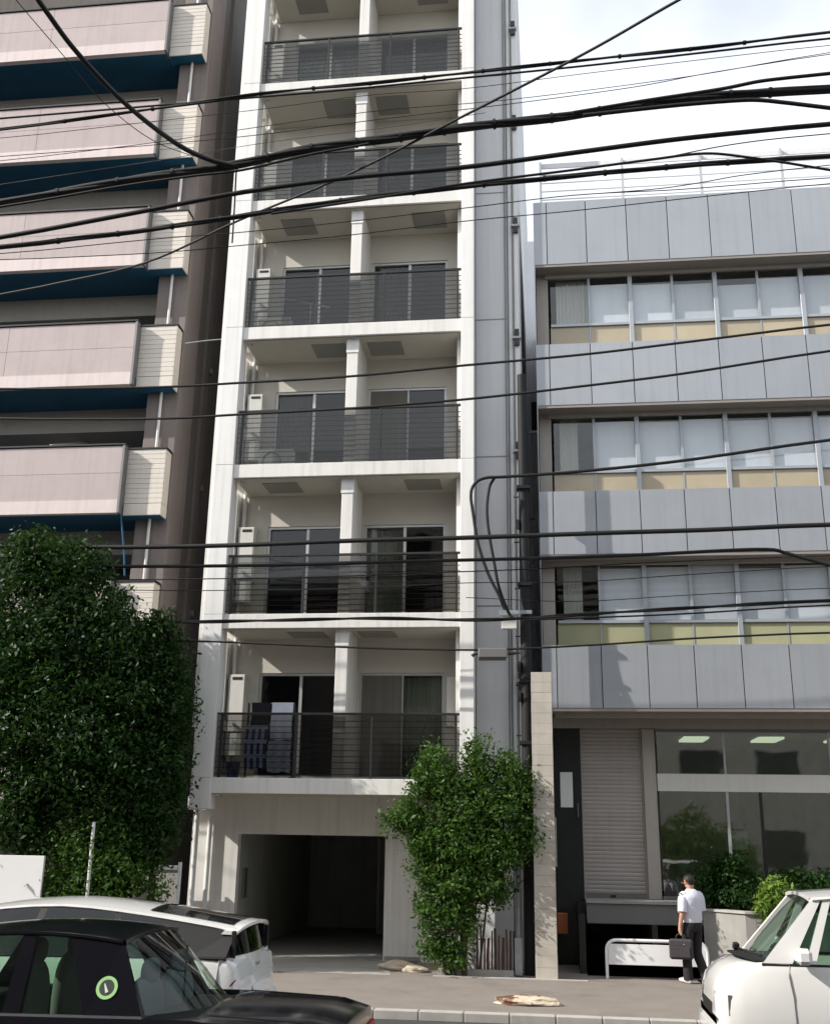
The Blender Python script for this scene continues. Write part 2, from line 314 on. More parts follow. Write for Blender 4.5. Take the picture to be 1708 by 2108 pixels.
# ------------------------------------------------------------------ white apartment block
AP = thing('apartment_building', (-4.1, 20.9, 0), 'tall narrow white apartment block with stacked railed balconies and an open garage below', 'building')
YF, YB, NF = 19.6, 20.85, 7
SB = [2.90+3.055*k for k in range(8)]; ST = [b+.28 for b in SB]
XL, XR = -6.20, -1.62
# back wall with real openings
wins = []           # (x0,x1,z0,z1,floor,side)
for k in range(NF):
    wins.append((-5.76, -4.06, ST[k]+.06, ST[k]+2.10, k, 0)); wins.append((-3.72, -2.03, ST[k]+.06, ST[k]+2.10, k, 1))
wall = MB()
for k in range(NF):
    z0, z1 = SB[k], SB[k+1]; a, b = wins[2*k], wins[2*k+1]
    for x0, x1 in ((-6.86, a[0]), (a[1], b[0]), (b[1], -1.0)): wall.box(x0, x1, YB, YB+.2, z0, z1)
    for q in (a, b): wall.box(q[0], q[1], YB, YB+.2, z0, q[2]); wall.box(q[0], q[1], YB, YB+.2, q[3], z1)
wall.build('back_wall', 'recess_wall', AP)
gw = MB(); GX0, GX1, GZ = -5.99, -3.13, 2.19
for x0, x1, z0, z1 in ((-6.92, GX0, 0, SB[0]), (GX1, -1.36, 0, SB[0]), (GX0, GX1, GZ, SB[0])): gw.box(x0, x1, YB+.02, YB+.22, z0, z1)
gw.build('ground_floor_wall', 'white_paint', AP)
MB().box(-6.86, -6.66, YB+.2, 33, SB[0], 23.2).box(-6.92, -6.72, YB+.22, 33, 0, SB[0]).build('side_wall', 'grey_wall', AP)
MB().box(-.62, -.42, 20.55, 33, 0, 22.6).build('side_wall', 'grey_wall', AP)
MB().box(-6.86, -.42, 32.8, 33, 0, 22.6).box(-6.86, -.42, YB, 33, 22.4, 22.6).build('roof', 'grey_wall', AP)
# rooms behind the windows, garage box
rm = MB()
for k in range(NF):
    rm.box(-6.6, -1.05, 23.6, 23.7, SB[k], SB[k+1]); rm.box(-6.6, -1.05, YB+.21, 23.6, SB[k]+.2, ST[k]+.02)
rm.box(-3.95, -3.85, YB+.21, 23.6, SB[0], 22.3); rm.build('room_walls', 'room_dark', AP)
g = MB(); g.box(GX0-.12, GX0-.02, YB+.23, 27.5, 0, 2.6).box(GX1+.02, GX1+.12, YB+.23, 27.5, 0, 2.6).box(GX0-.12, GX1+.12, 27.5, 27.6, 0, 2.6).box(GX0-.12, GX1+.12, YB+.23, 27.5, 2.45, 2.6)
g.build('garage_interior', 'garage', AP)
bx('garage_floor', GX0, GX1, YB+.05, 27.45, .002, .02, 'floor_dark', AP)
dr = bx('garage_door_inner', -4.0, -3.2, 25.9, 25.95, .03, 2.1, 'concrete_grey', AP); sub('door_frame', -4.06, -4.0, 25.88, 25.97, .03, 2.15, 'alu_dark', dr); sub('door_glass', -3.72, -3.5, 25.88, 25.9, .3, 1.9, 'dark_clad', dr)
bx('intercom_panel', GX0-.018, GX0+.03, 21.35, 21.6, 1.0, 1.55, 'alu_dark', AP, .006)
bx('garage_light', -3.55, -3.45, 21.6, 21.75, 2.36, 2.449, 'sign_white', AP)
bx('threshold', GX1+.03, -2.45, YB-.012, YB+.019, .02, .09, 'concrete_grey', AP)
# corner columns (jointed every storey)
for nm, x0, x1 in (('left_column', -6.58, -6.2), ('right_column', -1.62, -1.36)):
    cl = anchor(nm, AP)
    z = 2.62 if nm == 'left_column' else 0.0
    cuts = [z]+[s+.27 for s in SB[(0 if z > 1 else 0):]]
    for i in range(len(cuts)-1):
        sub('column_block', x0, x1, 19.55, 19.93, cuts[i]+.003, cuts[i+1]-.003, 'white_trim', cl, .006)
    sub('column_core', x0+.01, x1-.01, 19.57, 19.91, z, 22.3, 'white_trim', cl)
bx('side_trim', -6.66, -6.582, 19.60, 19.9, 4.1, 22.3, 'white_paint', AP, .006)
# slabs with ceiling hatches
HX = [(-4.67, -3.29), (-5.34, -2.43), (-4.46, -3.27), (-5.29, -2.38), (-4.47, -3.26), (-5.3, -2.4)]
for k in range(8):
    s = bx('balcony_slab', XL+.002, XR-.002, YF, YB-.002, SB[k], ST[k], 'white_paint', AP, .008)
    if 1 <= k <= 6:
        for hx in HX[k-1]: 
            h = sub('ceiling_hatch', hx-.36, hx+.36, 19.95, 20.6, SB[k]-.02, SB[k]+.01, 'hatch', s, .004)
    sub('ceiling_shade', XL+.03, XR-.03, YF+.09, YB-.01, SB[k]-.006, SB[k]+.001, 'ceiling', s)  # added sheet; its darker colour stands in for shade under the white slab
    sub('drain_nozzle', -6.1, -6.05, 19.8, 19.86, SB[k]-.06, SB[k]+.001, 'alu', s)
    sub('drip_edge', XL+.01, XR-.01, YF+.05, YF+.075, SB[k]-.008, SB[k]+.001, 'hatch', s)
bx('left_ledge', -6.66, -6.21, 19.95, YB-.002, SB[0]-.02, ST[0]-.02, 'white_paint', AP)
# pilasters, fins
for k in range(NF):
    bx('corner_pilaster', -6.64, -6.37, 20.58, YB-.002, ST[k]+.002, SB[k+1]-.002, 'white_paint', AP, .006)
    bx('partition_fin', -4.0, -3.77, 19.76, YB-.002, ST[k]+.002, SB[k+1]-.002, 'white_paint', AP, .008)
    bx('fin_cap', -4.015, -3.755, 19.745, 20.1, SB[k+1]-.32, SB[k+1]-.003, 'white_trim', AP, .004)
    bx('right_reveal', XR-.11, XR-.002, 19.92, YB-.002, ST[k]+.002, SB[k+1]-.002, 'white_paint', AP)
    # water heater with flue slot
    hz = ST[k]+.92
    h = bx('water_heater', -6.32, -5.99, 20.62, YB-.002, hz, hz+1.12 if k < 2 else hz+1.05, 'unit_white', AP, .01); top = hz+(1.12 if k < 2 else 1.05)
    sub('flue_slot', -6.24, -6.04, 20.612, 20.64, top-.10, top-.05, 'rail_black', h); sub('lower_cover', -6.31, -6.0, 20.64, 20.66+.1, hz-.45, hz-.004, 'unit_white', h, .006)
    sub('gas_pipe', -6.2, -6.17, 20.7, 20.73, ST[k]+.3, hz-.451, 'pipe_grey', h)
bx('meter_box', -1.98, -1.80, 20.72, YB-.002, ST[0]+1.05, ST[0]+2.0, 'unit_white', AP, .01)
# windows
for (x0, x1, z0, z1, k, side) in wins:
    wd = anchor('window', AP); y0 = YB+.03; f = .05
    fr = 'alu'
    sub('head', x0+.002, x1-.002, y0, y0+.12, z1-f, z1-.002, fr, wd); sub('sill', x0+.002, x1-.002, y0-.06, y0+.12, z0+.002, z0+f, fr, wd)
    sub('jamb', x0+.002, x0+f, y0, y0+.12, z0+f, z1-f, fr, wd); sub('jamb', x1-f, x1-.002, y0, y0+.12, z0+f, z1-f, fr, wd)
    xm = (x0+x1)/2
    sub('meeting_stile', xm-.03, xm+.03, y0+.015, y0+.09, z0+f, z1-f, fr, wd)
    for a, b, yy in ((x0+f, xm+.02, y0+.06), (xm-.02, x1-f, y0+.03)):
        sub('pane', a, b, yy, yy+.006, z0+f, z1-f, 'glass_win', wd)
    if side == 1 and k in (0, 1, 3, 5) or side == 0 and k in (2, 4, 5):
        a, b = (xm+.03, x1-f) if (side == 1 and k == 0) else (x0+f, xm-.02)
        if k in (5, 4): a, b = x0+f, x1-f
        n = 14; mb = MB(); pts = [(a+(b-a)*i/(n*2), y0+.19+(.03 if i % 2 else -.01)+.008*math.sin(i*1.7)) for i in range(n*2+1)]
        mb.loft([[(x, y, z0+.08) for x, y in pts], [(x, y, z1-.06) for x, y in pts]], closed=False, cap=False)
        c = mb.build('curtain', 'curtain' if (k + side) % 2 or k < 2 else 'curtain_dark', wd, 60)
    if side == 1 and k in (0, 2): sub('screen', x0+f, xm, y0-.012, y0-.008, z0+f, z1-f, 'curtain_dark', wd)
# railings: top rail, posts, ten bars and smoked panes
for k in range(NF):
    r = anchor('balcony_railing', AP); zt = ST[k]+1.19; posts = [-6.10, -4.67, -3.25, -1.70]; yr = 19.66
    sub('top_rail', XL+.012, XR-.004, yr-.025, yr+.03, zt-.045, zt, 'rail_black', r, .006)
    for i, px in enumerate(posts):
        sub('post', px-.022, px+.022, yr-.02, yr+.03, ST[k]+.002, zt-.047, 'rail_black', r)
    for i in range(10): sub('bar', XL+.014, XR-.004, yr+.034, yr+.05, ST[k]+.07+i*.107, ST[k]+.081+i*.107, 'rail_black', r)
    for a, b in zip(posts[:-1], posts[1:]): sub('glass_pane', a+.025, b-.025, yr-.004, yr+.004, ST[k]+.03, zt-.05, 'glass_smoke', r)
    sub('glass_pane', XL+.012, posts[0]-.024, yr-.004, yr+.004, ST[k]+.03, zt-.05, 'glass_smoke', r)
    sub('side_pane', -6.30, -6.292, 19.96, 20.56, ST[k]+.03, zt-.05, 'glass_side', r); sub('side_rail', -6.315, -6.275, 19.94, 20.57, zt-.045, zt, 'rail_black', r)
# right-hand shaft in the shade of the column, its pipes
bx('shaft_wall', -1.358, -.70, 20.16, 20.5, 0, 22.6, 'grey_wall', AP)
bx('shaft_edge', -.698, -.42, 20.3, 20.54, 0, 22.6, 'white_trim', AP, .01)
for k in range(1, 7): bx('shaft_band', -1.357, -.702, 20.152, 20.158, SB[k]+.5, SB[k]+.52, 'hatch', AP)
def vpipe(name, x, y, r, z0, z1, m, parent): return MB().tube([(x, y, z0), (x, y, (z0+z1)/2), (x, y, z1)], r, 12).build(name, m, parent, 40)
vpipe('drain_pipe', -.63, 20.24, .055, .1, 22.4, 'pipe_white', AP); vpipe('drain_pipe', -.50, 20.22, .075, .1, 22.4, 'pipe_white', AP); vpipe('conduit', -.735, 20.12, .018, 3, 21, 'alu_dark', AP); vpipe('conduit', -.565, 20.17, .012, 3, 21, 'alu_dark', AP)
vpipe('drain_pipe', -6.72, 20.5, .05, .05, 22, 'pipe_white', AP); vpipe('drain_pipe', -6.27, 20.78, .04, ST[0], 22, 'pipe_white', AP); vpipe('drain_pipe', -6.55, 20.80, .045, .05, 2.5, 'pipe_white', AP)
for z in (19.9, 17.35, 14.75, 12.1, 9.6, 5.0):
    b = bx('pipe_bracket', -.60, -.42, 20.10, 20.30, z, z+.05, 'pipe_grey', AP); sub('vent_cap', -.55, -.46, 20.085, 20.14, z+.06, z+.2, 'rail_black', b); sub('vent_cap', -.56, -.45, 20.085, 20.14, z-.16, z-.02, 'rail_black', b)
sub_eave = MB().loft([[(-6.86, 20.3, 2.62), (-6.5, 20.3, 2.62), (-6.5, 20.3, 2.68), (-6.62, 20.3, 2.86), (-6.86, 20.3, 2.86)], [(-6.86, 20.84, 2.62), (-6.5, 20.84, 2.62), (-6.5, 20.84, 2.68), (-6.62, 20.84, 2.86), (-6.86, 20.84, 2.86)]]).build('rain_hopper', 'pipe_white', AP)

# ------------------------------------------------------------------ pink apartment block on the left
LB = thing('apartment_building', (-12, 21.2, 0), 'pink and cream apartment block with blue balcony undersides beside the tree', 'building')
LY, LH = 20.7, 2.97; LZ = [8.67-2*2.97+i*LH for i in range(7)]   # undersides of balconies
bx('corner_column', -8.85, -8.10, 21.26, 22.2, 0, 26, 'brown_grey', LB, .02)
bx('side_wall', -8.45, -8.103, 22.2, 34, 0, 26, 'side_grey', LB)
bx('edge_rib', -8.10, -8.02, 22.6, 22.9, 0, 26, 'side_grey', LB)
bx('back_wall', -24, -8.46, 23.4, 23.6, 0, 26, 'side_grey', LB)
vpipe('drain_pipe', -8.5, 21.2, .032, 0, 25.8, 'pipe_white', LB)
for z in (12.9, 9.9, 6.9): bx('wall_lamp', -8.10, -8.0, 23.0, 23.1, z, z+.12, 'alu_dark', LB)
for i, z in enumerate(LZ):
    b = anchor('balcony', LB)
    bx_ = lambda nm, *a, **kw: sub(nm, *a, b, **kw)
    
    for xa in range(5): x1_ = -9.05-xa*3.0; bx_('front_panel', x1_-2.994, x1_, LY, LY+.12, z+.302, z+.90, 'pink', bev=.004); bx_('front_panel', x1_-2.994, x1_, LY, LY+.12, z+.904, z+1.52, 'pink', bev=.004)
    bx_('panel_backing', -24, -9.06, LY+.121, LY+.16, z+.3, z+1.5, 'joint'); bx_('slab_edge', -24, -9.05, LY-.015, LY+.12, z+.005, z+.297, 'pink_band')
    bx_('panel_trim', -9.048, -9.0, LY-.02, LY+.3, z+.005, z+1.54, 'alu_dark')
    bx_('soffit', -24, -9.0, LY+.125, 22.1, z+.008, z+.2, 'blue_soffit'); bx_('soffit', -8.998, -8.87, LY+.3, 22.1, z+.008, z+.2, 'blue_soffit'); bx_('soffit', -8.985, -8.17, LY+.22, 21.24, z-.006, z-.001, 'blue_soffit')
    bx_('end_slab', -8.998, -8.15, LY+.20, 21.25, z, z+.26, 'cream', bev=.01)
    for j in range(11): bx_('slat', -8.998, -8.15, LY+.20, LY+.26, z+.268+j*.112, z+.268+j*.112+.107, 'cream', bev=.004)
    bx_('slat_backing', -8.99, -8.17, LY+.262, LY+.3, z+.27, z+1.49, 'joint')
    bx_('end_panel', -8.21, -8.15, LY+.262, 21.25, z+.262, z+1.50, 'cream', bev=.01)
    bx_('top_rail', -24, -8.99, LY-.03, LY+.12, z+1.542, z+1.575, 'rail_black'); bx_('top_rail', -8.985, -8.13, LY+.18, LY+.31, z+1.505, z+1.54, 'rail_black'); bx_('side_rail', -8.21, -8.13, LY+.32, 21.25, z+1.505, z+1.54, 'rail_black')
    for xd in (-10.9, -14.5):
        mb = MB(); zz = z+1.3
        mb.add([(xd, 21.0, zz), (xd, 22.9, zz), (xd, 22.9, zz+1.2), (xd, 21.0, zz+.42), (xd+.05, 21.0, zz), (xd+.05, 22.9, zz), (xd+.05, 22.9, zz+1.2), (xd+.05, 21.0, zz+.42)], [(0,1,2,3),(7,6,5,4),(0,4,5,1),(1,5,6,2),(2,6,7,3),(3,7,4,0)])
        mb.build('unit_divider', 'cream', b)
    bx_('lintel', -24, -8.46, 22.1, 23.4, z-.55, z+.2, 'taupe')
    wd = anchor('window', LB)
    for xa in (-10.6, -13.9):
        sub('frame', xa, xa+1.9, 23.33, 23.4, z+.3, z+2.25, 'alu_dark', wd); sub('pane', xa+.06, xa+.93, 23.315, 23.325, z+.36, z+2.19, 'glass_win', wd); sub('pane', xa+.97, xa+1.84, 23.315, 23.325, z+.36, z+2.19, 'glass_win', wd)
bx('entrance_wall', -24, -8.86, 22.4, 22.6, 0, 2.7, 'brown_grey', LB)

# ------------------------------------------------------------------ office building on the right
OB = thing('office_building', (5, 21, 0), 'low grey metal clad office building with ribbon windows right of the white block', 'building')
PYF, WY = 20.1, 20.55
PXS = [-.12, .155, .985, 1.835, 2.685, 3.54, 4.39, 5.245, 6.1, 6.95, 7.8, 8.65, 9.5]
ROWS = [(13.79, 15.30), (10.58, 11.93), (7.46, 8.74), (4.52, 5.69)]
for z0, z1 in ROWS:
    bd = bx('facade_band', -.10, 9.48, PYF+.03, PYF+.2, z0+.01, z1-.01, 'joint', OB)
    for a, b in zip(PXS[:-1], PXS[1:]): sub('facade_panel', a+.009, b-.009, PYF+.02, PYF+.028, z0, z1, 'panel', bd)
    sub('soffit', -.10, 9.48, PYF+.03, WY+.25, z0-.06, z0+.008, 'soffit', bd); sub('soffit_trim', .1, 9.48, WY-.08, WY-.01, z0-.14, z0-.062, 'taupe', bd)
    sub('ledge', -.10, 9.48, PYF+.2, WY+.25, z1-.05, z1-.012, 'soffit', bd)
bx('return_panel', -.12, -.102, PYF+.03, 24, 4.5, 15.3, 'panel', OB)
MB().box(-.1, 9.5, 30, 30.2, 0, 15.2).box(9.3, 9.5, 21, 30, 0, 15.2).box(-.1, .1, 24, 30, 0, 15.2).box(-.1, 9.5, 20.9, 30.2, 15.0, 15.2).build('shell', 'grey_wall', OB)
BAYS = [(.16, 1.88), (1.88, 3.63), (3.63, 5.37), (5.37, 7.12), (7.12, 8.86)]
for ri, (zs0, zs1, zw0, zw1, ztr) in enumerate([(11.94, 12.52, 12.58, 13.72, 13.40), (8.75, 9.24, 9.30, 10.50, 10.24), (5.70, 6.18, 6.24, 7.39, 7.20)]):
    bx('corner_wall', -.09, .158, WY-.02, WY+.4, zs0-.05, zw1+.05, 'taupe', OB)
    fl = bx('floor_slab', 0, 9.3, WY+.25, 29.9, zs0-.35, zs0-.1, 'room_mid', OB)
    sub('inner_wall', 0, 9.3, 24.5, 24.6, zs0-.1, zw1+.1, 'room_mid', fl)
    for bi, (a, b) in enumerate(BAYS):
        wd = anchor('window', OB); m_ = (a+b)/2
        sub('mullion', b-.045, b+.045, WY-.05, WY+.07, zs0+.0, zw1, 'frame_grey', wd, .004)
        sub('sill_rail', a+.047, b-.047, WY-.03, WY+.06, zs1+.004, zw0, 'frame_grey', wd); sub('bottom_rail', a+.047, b-.047, WY-.02, WY+.05, zs0+.0, zs0+.03, 'frame_grey', wd)
        sub('head_rail', a+.047, b-.047, WY-.02, WY+.06, zw1-.05, zw1, 'frame_grey', wd)
        sub('sash_stile', m_-.025, m_+.025, WY-.01, WY+.05, zw0, zw1-.052, 'frame_grey', wd); sub('spandrel_stile', m_-.015, m_+.015, WY+.0, WY+.04, zs0+.032, zs1, 'frame_grey', wd)
        for p0, p1 in ((a+.047, m_-.027), (m_+.027, b-.047)):
            sub('pane', p0, p1, WY+.015, WY+.021, zw0+.002, zw1-.052, 'glass_office', wd)
            sub('spandrel_pane', p0-.01, p1+.01, WY+.012, WY+.03, zs0+.032, zs1+.002, 'amber_glass' if ri < 2 else 'olive_glass', wd)
            first = bi == 0 and p0 < .5
            if first:
                n = 9; q0 = p0+.12; q1 = p1-(.0 if ri == 0 else .3); pts = [(q0+(q1-q0)*i/(2*n), WY+.16+(.025 if i % 2 else 0)) for i in range(2*n+1)]
                MB().loft([[(x, y, zw0) for x, y in pts], [(x, y, zw1-.03) for x, y in pts]], closed=False, cap=False).build('curtain', 'curtain', wd, 60)
            else:
                jz = ztr+random.choice((.10, .08, .12, .05, .14, -.02)); sub('roller_blind', p0-.02, p1+.02, WY+.075, WY+.08, zw0-.01, jz, 'blind', wd)
    bx('ceiling_void', 0, 9.3, WY+.3, 24.5, zw1+.06, zw1+.1, 'room_mid', OB)
# ground floor: cladding strip, shutter, column, shop glazing
GYF = 21.2
bx('dark_cladding', .06, .575, GYF, GYF+.2, 0, 4.42, 'dark_clad', OB); bx('header_beam', .06, 9.4, GYF-.06, GYF+.2, 4.25, 4.455, 'taupe', OB)
pl = bx('name_plate', .175, .41, GYF-.025, GYF-.002, 2.77, 3.42, 'sign_white', OB, .004)
bx('door_handle', .49, .51, GYF-.05, GYF-.002, 2.6, 2.85, 'alu_dark', OB)
sh = anchor('roller_shutter', OB); nsl = 40
for i in range(nsl):
    z = 1.24+i*(4.25-1.24)/nsl; h = (4.25-1.24)/nsl
    mb_key = 'slatmesh'
    if mb_key not in CACHE:
        mm = MB(); x0, x1 = .60, 1.71; pr = [(0, 0), (-.005, h*.2), (-.007, h*.5), (-.005, h*.8), (0, h*.95), (.012, h*.95), (.012, 0)]
        mm.loft([[(x0, y, q) for y, q in pr], [(x1, y, q) for y, q in pr]]); CACHE[mb_key] = mm.mesh('slat', 'shutter')
    new('slat', CACHE[mb_key], sh, Vector((0, GYF+.06, z))-ORG[OB.name])
sub('bottom_bar', .60, 1.71, GYF+.02, GYF+.08, 1.14, 1.238, 'alu_dark', sh); sub('lock', 1.05, 1.15, GYF+.0, GYF+.02, 1.18, 1.22, 'rail_black', sh); sub('guide_rail', .576, .598, GYF+.01, GYF+.09, 1.12, 4.24, 'shutter', sh); sub('guide_rail', 1.712, 1.735, GYF+.01, GYF+.09, 1.12, 4.24, 'shutter', sh)
bx('pier', 1.74, 1.98, GYF-.05, GYF+.3, 1.16, 4.24, 'taupe', OB, .01)
bx('ramp_lintel', .576, 2.6, 20.35, 20.6, .78, 1.12, 'alu_dark', OB, .01); bx('lintel_cap', .576, 2.62, 20.3, GYF+.1, 1.122, 1.16, 'concrete_grey', OB)
bx('lintel_stop', .576, 2.6, GYF-.3, GYF+.1, .8, 1.12, 'soffit', OB)
MB().box(RX0-.12, RX0-.01, RY0+.2, RY1, -2.6, .95).box(RX1+.01, RX1+.12, 20.75, RY1, -2.6, .95).box(RX0-.12, RX1+.12, RY1+.01, RY1+.1, -2.6, .95).box(RX0-.12, RX1+.12, 20.6, RY1, .95, 1.1).build('ramp_enclosure', 'dark_clad', OB)
sg = anchor('shop_glazing', OB); X0 = 2.0
sub('transom_band', X0, 9.2, GYF-.02, GYF+.1, 3.09, 3.41, 'unit_white', sg); sub('head', X0, 9.2, GYF, GYF+.08, 4.19, 4.25, 'alu_dark', sg); sub('sill', X0, 9.2, GYF-.04, GYF+.1, 1.162, 1.22, 'alu_dark', sg)
mull = [X0, 3.27, 3.88, 5.2, 6.6, 8.0, 9.2]
for i, (a, b) in enumerate(zip(mull[:-1], mull[1:])):
    sub('mullion', b-.025, b+.025, GYF+.0, GYF+.08, 1.222, 3.088, 'alu' if i == 0 else 'rail_black', sg)
    sub('pane', a+.026, b-.026, GYF+.03, GYF+.038, 1.222, 3.088, 'glass_shop', sg)
up = [X0, 3.27, 5.2, 7.2, 9.2]
for a, b in zip(up[:-1], up[1:]):
    sub('mullion', b-.02, b+.02, GYF, GYF+.08, 3.412, 4.188, 'alu', sg); sub('pane', a+.022, b-.022, GYF+.03, GYF+.038, 3.412, 4.188, 'glass_shop', sg)
rmx = MB().box(1.9, 9.25, 26, 26.1, 0, 4.4).box(1.8, 1.9, GYF+.3, 26, 0, 4.4).box(1.9, 9.25, GYF+.11, 26, 4.26, 4.4).box(2.0, 9.25, GYF+.11, 26, 1.0, 1.1).build('showroom_walls', 'room_mid', OB)
for i in range(3):
    lp = bx('ceiling_lamp', 2.75+i*1.5, 3.25+i*1.5, 22.9, 23.9, 4.215, 4.255, 'lamp_panel', OB)
bx('notice_board', 3.42, 3.78, 22.3, 22.34, 1.95, 2.55, 'cloth_black', OB); bx('notice_sheet', 3.44, 3.77, 22.27, 22.295, 2.05, 2.40, 'sticker_pale', OB); bx('notice_sheet', 3.52, 3.7, 22.27, 22.295, 2.44, 2.58, 'galv', OB)
bx('orange_box', .065, .25, 20.9, 21.1, .55, .9, 'orange_box', OB, .006)
# roof railing
rl = anchor('roof_railing', OB)
for i, z in enumerate((15.45, 15.66, 15.87, 16.08, 16.29)): sub('rail', .05, 9.3, 20.595, 20.615, z, z+.018, 'alu', rl)
for x in (.05, 1.84, 3.52, 5.23, 6.95, 8.65): sub('post', x-.02, x+.03, 20.57, 20.64, 15.19, 16.62, 'alu', rl)
sub('fascia_board', .05, 9.3, 20.64, 20.67, 16.50, 16.62, 'bg_white', rl)
# buildings and hedge on the camera's side of the street (seen mirrored in the shop windows)
def across(x0, x1, h, m, label, rows):
    t = thing('building', ((x0+x1)/2, -4, 0), label, 'building'); bx('wall', x0, x1, -10, -3.5, -.1, h, m, t)
    for r in range(rows):
        for c in range(int((x1-x0)/3)):
            xa = x0+.8+c*3; w_ = bx('window', xa, xa+1.7, -3.495, -3.46, 1.1+r*3.1, 2.6+r*3.1, 'alu_dark', t); sub('pane', xa+.06, xa+1.64, -3.458, -3.45, 1.16+r*3.1, 2.54+r*3.1, 'dark_clad', w_)
across(-34, -8, 12.5, 'brown_grey', 'brown building across the street, mirrored in the glass', 4); across(-7.5, 14, 15.5, 'concrete', 'dark building across the street, mirrored in the shop windows', 5); across(14.6, 40, 10, 'taupe', 'beige building across the street, mirrored at the right', 3)
# white block seen in the gap
WB = thing('building', (-.2, 27, 0), 'white rendered building in the narrow gap beside the office block', 'building')
bx('wall', -.9, .6, 25.5, 30, 0, 13.2, 'bg_white', WB); wq = bx('window', -.30, -.02, 25.46, 25.49, 12.1, 12.9, 'room_dark', WB); sub('sill', -.34, .02, 25.42, 25.459, 12.03, 12.09, 'alu', wq)
bx('wall_upper', -.9, .6, 26.5, 30, 13.2, 18.2, 'bg_white', WB)
vpipe('drain_pipe', -.25, 25.4, .05, 0, 12, 'pipe_white', WB)

# ------------------------------------------------------------------ board-marked concrete pier by the ramp
PR = thing('boundary_pier', (-.13, 19.2, 0), 'tall cream concrete pier with horizontal board marks beside the utility pole', 'pier')
nb = 28; ph = 5.02/nb
for i in range(nb): bx('board_course', -.315+random.uniform(-.002, .002), .045+random.uniform(-.002, .002), 19.0+random.uniform(-.002, .002), 19.36, .0+i*ph+.001, (i+1)*ph-.001, 'concrete', PR, .0025)
bx('core', -.30, .03, 19.015, 19.345, 0, 5.0, 'concrete', PR); bx('side_plate', .047, .075, 19.05, 19.4, 1.75, 2.55, 'concrete_grey', PR)

# ------------------------------------------------------------------ utility pole
UP = thing('utility_pole', (-.40, 19.55, 0), 'dark steel utility pole standing between the white block and the concrete pier', 'pole')
MB().tube([(-.40, 19.55, 0), (-.405, 19.55, 5), (-.41, 19.55, 11.0)], [.115, .105, .09], 16).build('shaft', 'pole', UP, 40)
vpipe('cable_duct', -.595, 19.36, .045, 0, 2.05, 'galv', UP)
dg = MB().box(-.66, -.535, 19.27, 19.45, .02, .60).build('duct_guard', 'galv', UP)
for i in range(16): z = 2.6+i*.45; bx('step_bolt', -.60 if i % 2 else -.30, -.50 if i % 2 else -.20, 19.54, 19.56, z, z+.02, 'pole', UP)
for z in (3.8, 4.9, 6.7, 8.6): bx('band_clamp', -.535, -.28, 19.42, 19.68, z, z+.06, 'pole', UP); 
for z in (4.55, 5.1, 7.8): bx('bracket', -.56, -.50, 19.44, 19.52, z, z+.18, 'rail_black', UP)
bx('cross_arm', -.88, -.28, 19.40, 19.44, 6.15, 6.22, 'galv', UP, .006); bx('terminal_box', -.84, -.56, 19.32, 19.398, 5.86, 6.10, 'unit_white', UP, .01); bx('terminal_cap', -.86, -.55, 19.30, 19.40, 6.102, 6.14, 'pipe_grey', UP)

# ------------------------------------------------------------------ vegetation
def limb(mb, p, q, r0, r1, bend=.2, seed=0):
    rg = random.Random(seed); p = Vector(p); q = Vector(q); m_ = (p+q)/2+Vector((rg.uniform(-bend, bend), rg.uniform(-bend, bend), 0)); pts = spline([p, m_, q], 5)
    n = len(pts); mb.tube(pts, [r0+(r1-r0)*i/(n-1) for i in range(n)], 8)
def tree(name, base, label, lobes, n, size, m, seed, limbs, tr=.12, cat='tree', clump=.16, h=None, stems=0):
    t = thing(name, base, label, cat); mb = MB(); top = Vector((base[0], base[1], h or 2.0)); limb(mb, base, top, tr, tr*.7, .1, seed)
    for i, l in enumerate(lobes[:limbs]): limb(mb, top-Vector((0, 0, .3)), (l[0], l[1], l[2]+.2*l[5]), tr*.55, .015, .25, seed+i)
    for i in range(stems): limb(mb, (base[0]+random.uniform(-.35, .3), base[1]+random.uniform(-.08, .1), base[2]), (base[0]+random.uniform(-.7, .6), base[1]-.1, 2.0+random.uniform(-.3, .6)), .022, .010, .12, seed+90+i)
    mb.build('trunk', 'bark', t, 60); leaves('crown', lobes, n, size, m, t, seed, clump); return t
# big tree on the left
tree('street_tree', (-8.9, 18.4, 0), 'large dense dark green tree in front of the pink block', [
    (-9.5, 18.2, 6.15, .95, .7, 1.0), (-8.75, 18.3, 6.80, .62, .6, .62), (-9.4, 18.2, 7.10, .5, .5, .4), (-8.15, 18.35, 6.05, .55, .55, .5), (-8.75, 18.2, 5.55, .8, .75, .75), (-7.75, 18.35, 5.25, .62, .6, .6), (-7.4, 18.4, 5.60, .3, .35, .3), (-9.6, 18.2, 4.85, .9, .75, .9),
    (-8.4, 18.2, 4.55, .85, .8, .75), (-7.55, 18.3, 4.40, .6, .6, .6), (-9.2, 18.1, 3.85, .9, .75, .7), (-8.0, 18.15, 3.65, .75, .7, .6), (-7.45, 18.25, 3.45, .55, .55, .55), (-8.6, 18.1, 3.05, .75, .65, .55), (-7.8, 18.15, 2.75, .6, .55, .5), (-9.4, 18.15, 2.55, .7, .6, .7), (-8.8, 18.15, 2.15, .5, .5, .45), (-10.1, 18.2, 4.05, .6, .6, .8)], 92000, .044, 'leaf_dark', 11, 18, .17, h=2.6, clump=.15)
